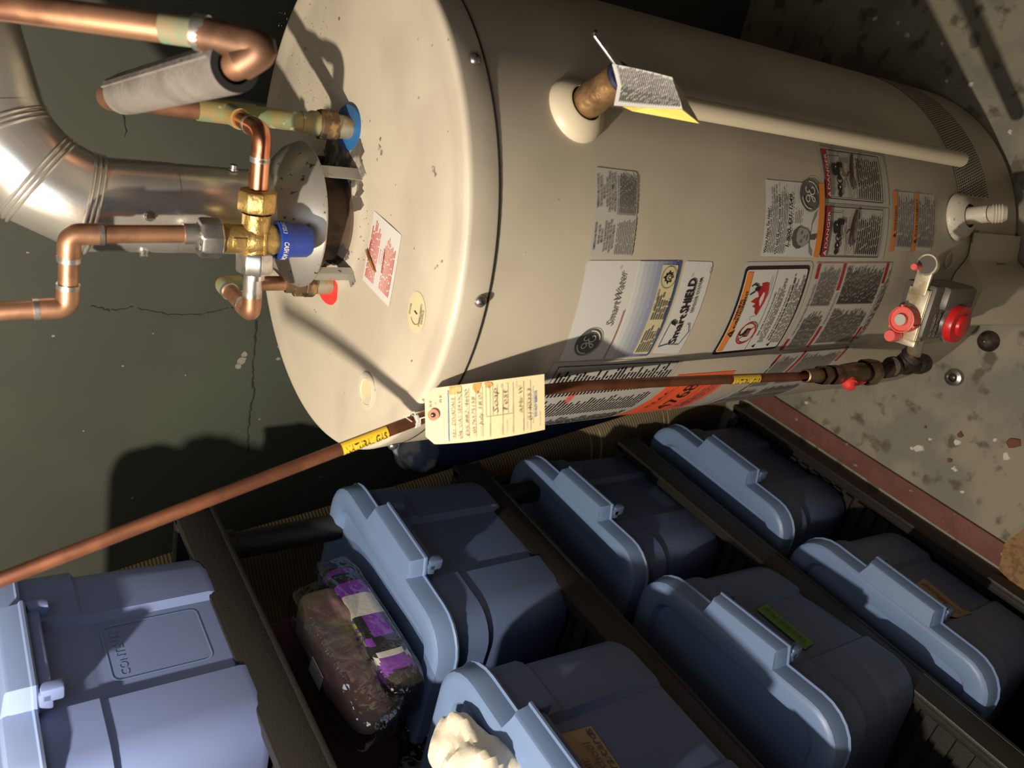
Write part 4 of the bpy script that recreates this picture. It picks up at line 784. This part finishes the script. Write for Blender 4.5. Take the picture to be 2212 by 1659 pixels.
ec = tpt(.068, .475, .002); b = MB(); b.lathe([(.0026,.0),(.0058,.0),(.0058,.0006),(.0026,.0006)], ec, tocam, 30, 0); b.lathe([(.0028,.0003),(.0001,.0003)], ec, tocam, 20, 1); b.build('eyelet', ['eyelet', 'dark'], it)
b = MB(); wv = gpt(893)
gd_ = (gb2-gl).normalized(); u_, w_ = frame(gd_); 
b.tube([wv+gd_*(.0012*i/6)+ (u_*cos(i*1.05)+w_*sin(i*1.05))*.0072 for i in range(28)], .0006, 6); b.tube([wv+u_*.0072+gd_*.005, wv+tocam*.012+gd_*.010, ec+tocam*.001], .0006, 6); b.tube([wv+tocam*.008, wv+tocam*.012+XU*.006+YU*.008, wv+tocam*.009+XU*.010-YU*.002, wv+tocam*.008-YU*.006], .0005, 6); b.build('tie_wire', 'wire', it)

# ================================================================== totes
LW, LD, TH_ = .372, .56, .253
def rr_loop(hw, y0, y1, r, z, rec=0, rw=.058, n=6):
    """rounded rectangle, with an optional recess of depth rec in the middle of the front (y0) side"""
    pts = []
    for cx, cy, a0 in ((hw-r,y1-r,0), (-hw+r,y1-r,90), (-hw+r,y0+r,180)):
        for i in range(n+1): a = radians(a0+90*i/n); pts.append((cx+r*cos(a), cy+r*sin(a)))
    pts += [(-rw-.008,y0), (-rw,y0+rec), (-rw*.33,y0+rec), (rw*.33,y0+rec), (rw,y0+rec), (rw+.008,y0)]
    for i in range(n+1): a = radians(270+90*i/n); pts.append((hw-r+r*cos(a), y0+r+r*sin(a)))
    return [V((x_, y_, z)) for x_, y_ in pts]
def loft(b, loops, cap0=True, cap1=False, mi=0):
    n = len(loops[0]); vs = [p for l in loops for p in l]; fs = []
    for i in range(len(loops)-1):
        for k_ in range(n): fs.append([i*n+k_, i*n+(k_+1) % n, (i+1)*n+(k_+1) % n, (i+1)*n+k_])
    if cap0: fs.append(list(range(n))[::-1])
    if cap1: fs.append([(len(loops)-1)*n+k_ for k_ in range(n)])
    b.add(vs, fs, mi)
tote0 = thing('storage_tote', 'x', 'storage bin')
b = MB(); h = TH_
L_ = []
for z, ins, rec in ((0,.026,.004),(.004,.018,.007),(.014,.013,.008),(.150,.008,.008),(.158,.0078,.008),(.162,.0015,.010),(.200,.001,.010),(h-.03,.0,.009),(h-.004,-.001,.004)):
    L_.append(rr_loop(LW/2-.010-ins, .010+ins*.6, LD-.012-ins, .05, z, rec))
loft(b, L_); tb_ = b.build('tub', 'tote', tote0, sharp=30)
b = MB(); b.box((0,-.006,h-.042), (.138,.024,.014), bev=.003); b.box((-.062,-.014,h-.048), (.014,.018,.022), bev=.003); b.box((.062,-.014,h-.048), (.014,.018,.022), bev=.003); b.build('tub_handle', 'tote', tote0)
b = MB(); L_ = []
for o_, z in ((-.004,h-.034),(.002,h-.034),(.003,h-.031),(.0005,h-.029),(0,h-.012),(-.002,h-.004),(-.006,h-.0008),(-.010,h),(-.030,h),(-.034,h-.002),(-.040,h-.012)): L_.append(rr_loop(LW/2+o_, -o_, LD+o_, .058+o_*.8, z))
loft(b, L_, cap0=False, cap1=True)
def tab(u0, u1): pass
hl = .062
def tabloop(o_, z, g=0): return [V((-hl-o_-.008,.004,z)), V((-hl-o_,-.027-o_,z)), V((hl+o_,-.027-o_,z)), V((hl+o_+.008,.004,z))]
T_ = [tabloop(.0,h-.036), tabloop(.002,h-.034), tabloop(.002,h-.031), tabloop(0,h-.029), tabloop(-.001,h-.012), tabloop(-.003,h-.0085), [V((-hl-.004,.003,h-.002)), V((-hl+.003,-.020,h-.0065)), V((hl-.003,-.020,h-.0065)), V((hl+.004,.003,h-.002))]]
n = 4; vs = [p for l in T_ for p in l]; fs = [[i*n+j, i*n+j+1, (i+1)*n+j+1, (i+1)*n+j] for i in range(len(T_)-1) for j in range(3)]+[[(len(T_)-1)*n+j for j in range(4)]]
b.add(vs, fs, 0); b.build('lid', 'totelid', tote0, sharp=30)
totes = {}
spec = [('b0', -.150, -.472, 1.503, 0, 'big brightly lit blue tote at the very top left, upside face stamped CONTENTS'), ('b1', -.0932, -.4699, 1.0246, -.0354, 'blue tote with clear bags of party fabric on its lid'), ('b2', -.515, -.4292, 1.0583, .0045, 'blue tote with a white plastic bag on its lid'),
        ('b3', -.0429, -.4975, .6209, .0301, 'unlabelled dark blue tote directly below the one carrying clear bags'), ('b4', -.4325, -.4623, .631, .0952, 'blue tote with handwritten green tape on its front'),
        ('b5', -.0739, -.454, .2798, -.0149, 'shadowed blue tote on the bottom shelf nearest the water heater'), ('b6', -.4773, -.4445, .3001, -.0044, 'dark tote with tan tape reading Childhood on the bottom shelf')]
for i, (k_, s_, n_, zt_, yaw, lab) in enumerate(spec):
    o = tote0 if i == 0 else dup(tote0); o.location = SN(s_, n_, zt_-h); o.rotation_euler = (0,0,SH+yaw); o['label'] = lab; o['group'] = 'blue storage totes on the shelf unit'; totes[k_] = o
pale = [M('lit_blue_plastic', (.165,.215,.42), .45, c2=(.155,.20,.40), ns=6), M('lit_blue_lid', (.20,.27,.48), .42)]  # same tote plastic, paled to paint in the strong light on the top tote
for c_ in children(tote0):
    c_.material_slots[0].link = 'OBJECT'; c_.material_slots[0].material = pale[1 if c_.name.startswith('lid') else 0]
tag(tote0, 'large brightly lit blue tote on the top shelf stamped CONTENTS')
def local(o): m = Matrix.Rotation(o.rotation_euler.z, 4, 'Z'); m.translation = o.location; return m
def on_tote(o, name, ink, mats, par=None):
    ob = ink.mb.build(name, mats, None, smooth=False); ob.parent = o; return ob
# CONTENTS panel on the top tote
k = Ink(lambda a_, c_, l: V((a_, .0257-(c_-.014)/.136*.003-l, c_)), .0008)
rrp = [(x_, y_) for cx, cy, a0 in ((.038,.135,0),(-.030,.135,90),(-.030,.045,180),(.038,.045,270)) for x_, y_ in [(cx+.009*cos(radians(a0+i*22.5)), cy+.009*sin(radians(a0+i*22.5))) for i in range(5)]]
k.stroke([(x_*1.0, y_) for x_, y_ in rrp], .0022, 0, 1, True); k.text('CONTENTS', (-.034,.126), (.040,.126), .0095, 0, 1, .01); on_tote(totes['b0'], 'stamped_panel', k, ['totemark'])
def front(o, px, py):      # point of a tote's front face in its own coordinates
    m = local(o); nrm = m.to_3x3() @ V((0,-1,0)); p = on_plane(px, py, m @ V((0,.0225,0)), nrm); q = m.inverted() @ p; return (q.x, q.z)
def tape(o, corners, mi_base, texts, lift=.004):
    q = [front(o, *c_) for c_ in corners]; 
    def face(a_, c_, l):     # follows the recess and the shoulders of the tub front
        y_ = .0257-(c_-.014)/.136*.003 if c_ < .15 else .0195; e_ = ss(.052, .070, abs(a_)); return V((a_, y_*(1-e_)+(.0125 if c_ > .155 else .0155)*e_-.0015-l, c_))
    k = Ink(face, .0006, .008); k.rect(*q, mi=0)
    def P(u, v): return tuple(q[0][i]*(1-u)*(1-v)+q[1][i]*u*(1-v)+q[2][i]*u*v+q[3][i]*(1-u)*v for i in (0,1))
    for t, u0, u1, v, hh, bo in texts: k.text(t, P(u0,v), P(u1,v), hh, 1, 3, bo, .1)
    return on_tote(o, 'tape_label', k, [mi_base, 'pen'])
tape(totes['b4'], [(1738,1405),(1634,1318),(1655,1306),(1757,1390)], 'greentape', [('Gifts (Kids Party',.08,.95,.75,.0105,0)])
tape(totes['b6'], [(2062,1342),(1974,1264),(1996,1250),(2096,1332)], 'masking', [('Childhood',.1,.9,.72,.014,0)])
tape(totes['b2'], [(1262,1690),(1206,1594),(1276,1570),(1360,1690)], 'masking', [('an:',.18,.42,.32,.011,.01),('s chool',.05,.72,.62,.011,.01),('ers/cards',.1,.97,.92,.011,.01)])
k_ = tape(totes['b5'], [(1651,1052),(1640,1041),(1643,1045),(1652,1052)], 'masking', [])

# ================================================================== shelf unit
sh = thing('shelf_unit', 'black plastic shelf unit holding the blue totes', 'shelf', SN(-.43,-.7,0))
def shelf(zt_, nf=-.492, mi='shelf'):
    b = MB(); s0, s1 = -.98, .105; sc = (s0+s1)/2; L_ = s1-s0  # near end lengthened past the totes to shade and darken that corner
    b.box(SN(sc, nf-.012, zt_-.027), (L_,.024,.054), (SV, NV*-1, Z), .005); b.box(SN(sc, nf-.006, zt_-.004), (L_,.010,.010), (SV, NV*-1, Z), .002); b.box(SN(sc, nf-.004, zt_-.050), (L_,.010,.008), (SV, NV*-1, Z), .002)
    b.box(SN(sc, -.93, zt_-.027), (L_,.024,.054), (SV, NV*-1, Z), .005); b.box(SN(s1-.012, (nf-.93)/2, zt_-.027), (.024,.93+nf,.054), (SV, NV*-1, Z), .005); b.box(SN(s0+.012, (nf-.93)/2, zt_-.027), (.024,.44,.054), (SV, NV*-1, Z), .005)
    for i in range(36): b.box(SN(s0+.03+i*(L_-.06)/35, (nf-.93)/2, zt_-.024), (.018,.42,.010), (SV, NV*-1, Z))
    b.box(SN(sc, (nf-.93)/2, zt_-.031), (L_-.02,.43,.004), (SV, NV*-1, Z))
    for i in range(4): b.box(SN(sc, nf-.09-i*.09, zt_-.036), (L_-.04,.010,.020), (SV, NV*-1, Z))
    return b.build('shelf', mi, sh)
ZS = (1.264, .788, .387, .046)
for z in ZS: shelf(z, -.437 if z < .1 else -.492)
for (a_, c_) in ((.075,-.56),(-.95,-.56),(.075,-.87),(-.95,-.87)):
    for i in range(3):
        z0, z1 = ZS[i+1]-.006, ZS[i]-.052
        b = MB(); b.lathe([(.0001,0),(.026,0),(.026,.03),(.021,.034),(.021,z1-z0-.034),(.026,z1-z0-.03),(.026,z1-z0),(.0001,z1-z0)], SN(a_,c_,z0), Z, 24); b.build('post', 'shelf', sh)
for (a_, c_) in ((.075,-.56),(-.95,-.56),(.075,-.87),(-.95,-.87)):
    b = MB(); b.lathe([(.0001,0),(.024,0),(.026,.01),(.026,.004)], SN(a_,c_,0), Z, 24); b.build('foot', 'shelf', sh)

# ================================================================== bags on the totes
def zz(px, py, z): return on_z(px, py, z)
zl = 1.0246
# black and purple printed bag
c0, c1 = zz(738,1212,zl+.03), zz(898,1468,zl+.03); L_ = (c1-c0); ax0 = L_.normalized(); nb = V((-ax0.y, ax0.x, 0)); nb = nb if nb.dot(NV) < 0 else -nb
bc_ = (c0+c1)/2+nb*.026; pb_ = thing('party_fabric_bag', 'clear bag of black and purple printed fabric lying on the tote lid', 'bag', V((bc_.x, bc_.y, zl-.008)))
fn_, nu, nv = blob(bc_+Z*.012, (ax0*(L_.length/2), nb*.033, Z*.030), .45, .003, 30, 2, 64, 30)
def pm(u, v):
    p = fn_(u, v); t = (p-bc_).dot(ax0)/(L_.length/2); w = (p-bc_).dot(nb)/.033; s_ = t+.16*sin(w*3)+.1*w
    if .18 < t < .36 and -.9 < w < -.1: return 2
    if abs(t+.42+.12*w) < .085 and w < .3 or abs(t-.36+.10*w) < .09 and abs(w) < .75: return 3
    if abs(((s_*2.55) % 1)-.5) < .19: return 1
    if abs(t-.66) < .07 and w < -.2: return 3
    return 0
b = MB(); b.grid(fn_, nu, nv, pm); b.build('printed_fabric', ['printblack', 'purple', 'lime', 'printwhite'], pb_)
fn_, nu, nv = blob(bc_+Z*.014, (ax0*(L_.length/2+.014), nb*.037, Z*.033), .35, .003, 40, 5, 56, 26); b = MB(); b.grid(fn_, nu, nv); b.build('clear_wrap', 'clear', pb_)
# pink bag
c0, c1 = zz(672,1285,zl+.095), zz(818,1560,zl+.08); L_ = (c1-c0); ax0 = L_.normalized(); nb = V((-ax0.y, ax0.x, 0)); nb = nb if nb.dot(NV) < 0 else -nb; az = ax0.cross(nb); az = az if az.z > 0 else -az
bc_ = (c0+c1)/2+nb*.008; kb_ = thing('pink_fabric_bag', 'crinkled clear bag of pink and olive fabric beside the purple print', 'bag', V((bc_.x, bc_.y, zl-.008)))
fn_, nu, nv = blob(bc_-Z*.004, (ax0*(L_.length/2), nb*.032, az*.040), .6, .009, 26, 3, 64, 30); b = MB(); b.grid(fn_, nu, nv); b.build('pink_fabric', 'pink', kb_)
fn_, nu, nv = blob(bc_-Z*.002, (ax0*(L_.length/2+.018), nb*.037, az*.045), .5, .007, 32, 8, 64, 30); b = MB(); b.grid(fn_, nu, nv); b.build('clear_wrap', 'clear', kb_)
p_ = bc_+az*.043+ax0*.01-nb*.004; b = MB(); b.box(p_, (.034,.028,.001), (ax0, nb, az)); b.build('paper_slip', 'white', kb_)
# maroon bag behind
c0, c1 = zz(648,1340,zl+.08), zz(790,1640,zl+.06); L_ = c1-c0; ax0 = L_.normalized(); nb = V((-ax0.y, ax0.x, 0)); nb = nb if nb.dot(NV) < 0 else -nb
bc_ = (c0+c1)/2+nb*.036; fn_, nu, nv = blob(bc_-Z*.01, (ax0*(L_.length/2+.02), nb*.040, Z*.078), .55, .006, 18, 6, 56, 26); b = MB(); b.grid(fn_, nu, nv)
tag(b.build('maroon_bag', 'maroon', loc=V((bc_.x, bc_.y, zl-.008))), 'maroon bag behind the pink one under the upper shelf', 'bag')
# black crinkled bag between the totes
c_ = zz(905,1570,1.0); fn_, nu, nv = blob(c_+NV*-.02-Z*.01, (SV*.05, NV*.05, Z*.04), .9, .016, 40, 4, 60, 34); b = MB(); b.grid(fn_, nu, nv)
tag(b.build('black_bag', 'blackbag', loc=c_-Z*.05), 'glossy black crinkled bag at the near end of the purple print', 'bag')
# white carrier bag
zl2 = 1.0583; c_ = zz(1016,1662,zl2+.03); wb = thing('carrier_bag', 'crumpled white plastic bag on the nearest tote lid', 'bag', V((c_.x, c_.y, zl2-.008)))
fn_, nu, nv = blob(c_-SV*.012, (SV*.088+Z*-.004, NV*.048-SV*.014, Z*.036), 1.15, .017, 24, 12, 44, 26); b = MB(); b.grid(fn_, nu, nv); b.build('white_plastic', 'bagwhite', wb, sharp=24)
p_ = zz(960,1592,zl2+.03); b = MB(); b.tube(bend([p_+SV*-.015-Z*.02, p_+Z*.008, p_+SV*.012-Z*.004+NV*.003], .01), .0035, 10); b.build('orange_tie', 'orange', wb)

# ================================================================== ribbed mat, blue roll
A0, A1 = SN(.185,-.440,0), SN(.262,-.668,.95); up_ = (A1-A0).normalized(); left_ = NV*-1; left_ = (left_-up_*left_.dot(up_)).normalized(); nrm = up_.cross(left_); nrm = nrm if nrm.dot(SV) < 0 else -nrm
b = MB(); HL, WL_ = 1.36, .40; NR = 430
def matpt(u, v):
    a = pi*u; w = u; rib = .0016*(1 if int(v*NR) % 2 else -1); t = v*HL
    return A0+up_*t+left_*(.045-.045*cos(min(a*4, pi)) if w < .25 else .09+(w-.25)/.75*WL_)+nrm*((.030+rib)*(sin(min(a*4, pi/2)) if w < .125 else 1)-.0)+NV*(.012*noise.noise(V((t*3, 0, 3))))
b.grid(matpt, 28, NR, lambda u, v: int(v*NR) % 2); b.add([A0+left_*.0, A0+left_*.49, A0+left_*.49+up_*HL, A0+up_*HL], [[0,1,2,3]], 0)
tag(b.build('ribbed_mat', ['mat_rib', 'mat_groove'], loc=A0, sharp=80), 'tan ribbed mat leaning behind the shelf next to the heater', 'mat')
c_ = SN(.335, -.600, 0); br_ = thing('foam_roll', 'dark blue roll with milky plastic wrapped end standing behind the heater', 'roll', c_)
b = MB(); b.lathe([(.0001,0),(.054,0),(.056,.02),(.056,.69),(.052,.70)], c_, Z, 40); b.build('roll', 'bluefoam', br_)
fn_, nu, nv = blob(c_+Z*.728, (X*.057, Y*.057, Z*.040), .75, .007, 30, 3, 40, 24); b = MB(); b.grid(fn_, nu, nv); b.build('plastic_end', 'milky', br_)

# ================================================================== small things on the floor and lid
p = on_z(2063, 815, 0); b = MB(); b.lathe([(.0075,.004),(.0075,.010),(.0095,.0115),(.0150,.0095),(.0158,.004),(.0165,0)], p, Z, 32, [2,0,0,0,0]); b.lathe([(.0075,.004),(.0001,.004)], p, Z, 20, 1); b.lathe([(.0035,.004),(.003,.007),(.0001,.0075)], p, Z, 16, 0)
tag(b.build('anchor_ring', ['screw', 'dark', 'rust'], loc=p), 'small round metal ring with a pin on the floor', 'ring')
p = on_z(2136, 737, 0); b = MB(); b.lathe([(.0001,.016),(.006,.0155),(.014,.012),(.0185,.004),(.019,0)], p, Z, 28); b.lathe([(.0022,.0150),(.0015,.0185),(.0001,.0188)], p, Z, 10, 1)
tag(b.build('rubber_foot', ['blackiron', 'screw'], loc=p), 'dark rusty domed cap on the floor against the heater base', 'cap')
p = on_z(2207, 634, 0); b = MB(); fn_, nu, nv = blob(p+Z*.008, (X*.010, Y*.008, Z*.008), .9, .0005, 10, 1, 24, 14); b.grid(fn_, nu, nv)
tag(b.build('wire_nut', 'yellow', loc=p), 'tiny yellow plastic nub on the floor in front of the burner cover', 'wire nut')
flk = [(1700,885,0,.008),(1742,870,0,.006),(1985,967,0,.012),(1970,968,0,.007),(2062,1012,0,.008),(2070,955,0,.009),(2010,948,0,.005),(2080,1062,0,.006),(2075,938,1,.008),(2000,922,1,.004),(2190,955,1,.015),(2175,985,0,.010),(2052,994,1,.006),(1905,1045,0,.004),(1890,40,0,.007),(1960,75,0,.008),(2035,95,0,.005),(2098,182,0,.006),(1940,50,0,.005),(2046,176,0,.005),(2182,285,0,.006),(2150,950,0,.006)]
r = random.Random(5)
for i, (px, py, m_, s_) in enumerate(flk):
    p = on_z(px, py, 0); b = MB(); n = 7; rad = [s_*r.uniform(.45, 1.0) for _ in range(n)]
    b.add([p+V((rad[j]*cos(2*pi*j/n), rad[j]*sin(2*pi*j/n), .0004)) for j in range(n)]+[p+V((rad[j]*.8*cos(2*pi*j/n), rad[j]*.8*sin(2*pi*j/n), .0022+.001*r.random())) for j in range(n)], [[j, (j+1) % n, n+(j+1) % n, n+j] for j in range(n)]+[[n+j for j in range(n)]])
    tag(b.build('paint_flake', 'flakeB' if m_ else 'flakeA', loc=p, smooth=False), 'rust red paint flake lying on the floor' if m_ else 'small white paint flake lying on the floor', 'paint flake', 'rust red paint flakes on the floor' if m_ else 'white paint flakes on the floor')
pts = [on_z(*q, 0) for q in ((2176,1172),(2164,1228),(2240,1300),(2330,1200),(2230,1130))]; b = MB(); b.add([p for p in pts]+[p+Z*.012 for p in pts], [[5,6,7,8,9][::-1], [0,1,2,3,4]]+[[i, 5+i, 5+(i+1) % 5, (i+1) % 5] for i in range(5)])
tag(b.build('carpet', 'tan', loc=pts[0], smooth=False), 'frayed corner of tan carpet at the right edge below the red strip', 'carpet')
p0, p1 = lid_at(796,540), lid_at(815,588); d_ = (p1-p0).normalized(); b = MB(); b.tube([p0+Z*.003, p0.lerp(p1,.5)+Z*.0034, p1+Z*.0028], [.0016,.0019,.0012], 8)
tag(b.build('wood_sliver', 'wood', loc=p0), 'brown wood sliver lying on the red print sticker on the lid', 'wood sliver')

# ================================================================== light and camera
def lamp(name, loc, pw, col, rad):
    l = bpy.data.lights.new(name, 'POINT'); l.energy = pw; l.color = col; l.shadow_soft_size = rad; o = bpy.data.objects.new(name, l); COL.objects.link(o); o.location = loc; return o
lamp('bulb', (-.475,-.655,1.92), 74, (1,.88,.70), .016)
lamp('warm_fill', (-1.0,-2.2,2.2), 18, (1,.86,.66), .35)  # added soft fill behind the camera, stands for bounce; no bulb known there
lamp('cool_fill', SN(-.62, .08, 1.68), 3.2, (.72,.82,1), .16)  # added cool fill to brighten the top tote; no such source seen
w = bpy.data.worlds.new('world'); bpy.context.scene.world = w; w.use_nodes = True; w.node_tree.nodes['Background'].inputs[0].default_value = (.9,.85,1,1); w.node_tree.nodes['Background'].inputs[1].default_value = .02
cd = bpy.data.cameras.new('camera'); cam = bpy.data.objects.new('camera', cd); COL.objects.link(cam)
cd.sensor_fit = 'HORIZONTAL'; cd.sensor_width = 36; cd.lens = F/2212*36; cd.clip_start = .02; cd.dof.use_dof = True; cd.dof.focus_distance = 1.05; cd.dof.aperture_fstop = 6.5
m = Matrix((-YU, XU, -_f)).transposed().to_4x4(); m.translation = CAM; cam.matrix_world = m
sc = bpy.context.scene; sc.camera = cam; sc.view_settings.view_transform = 'Standard'; sc.view_settings.look = 'None'; sc.view_settings.exposure = 0
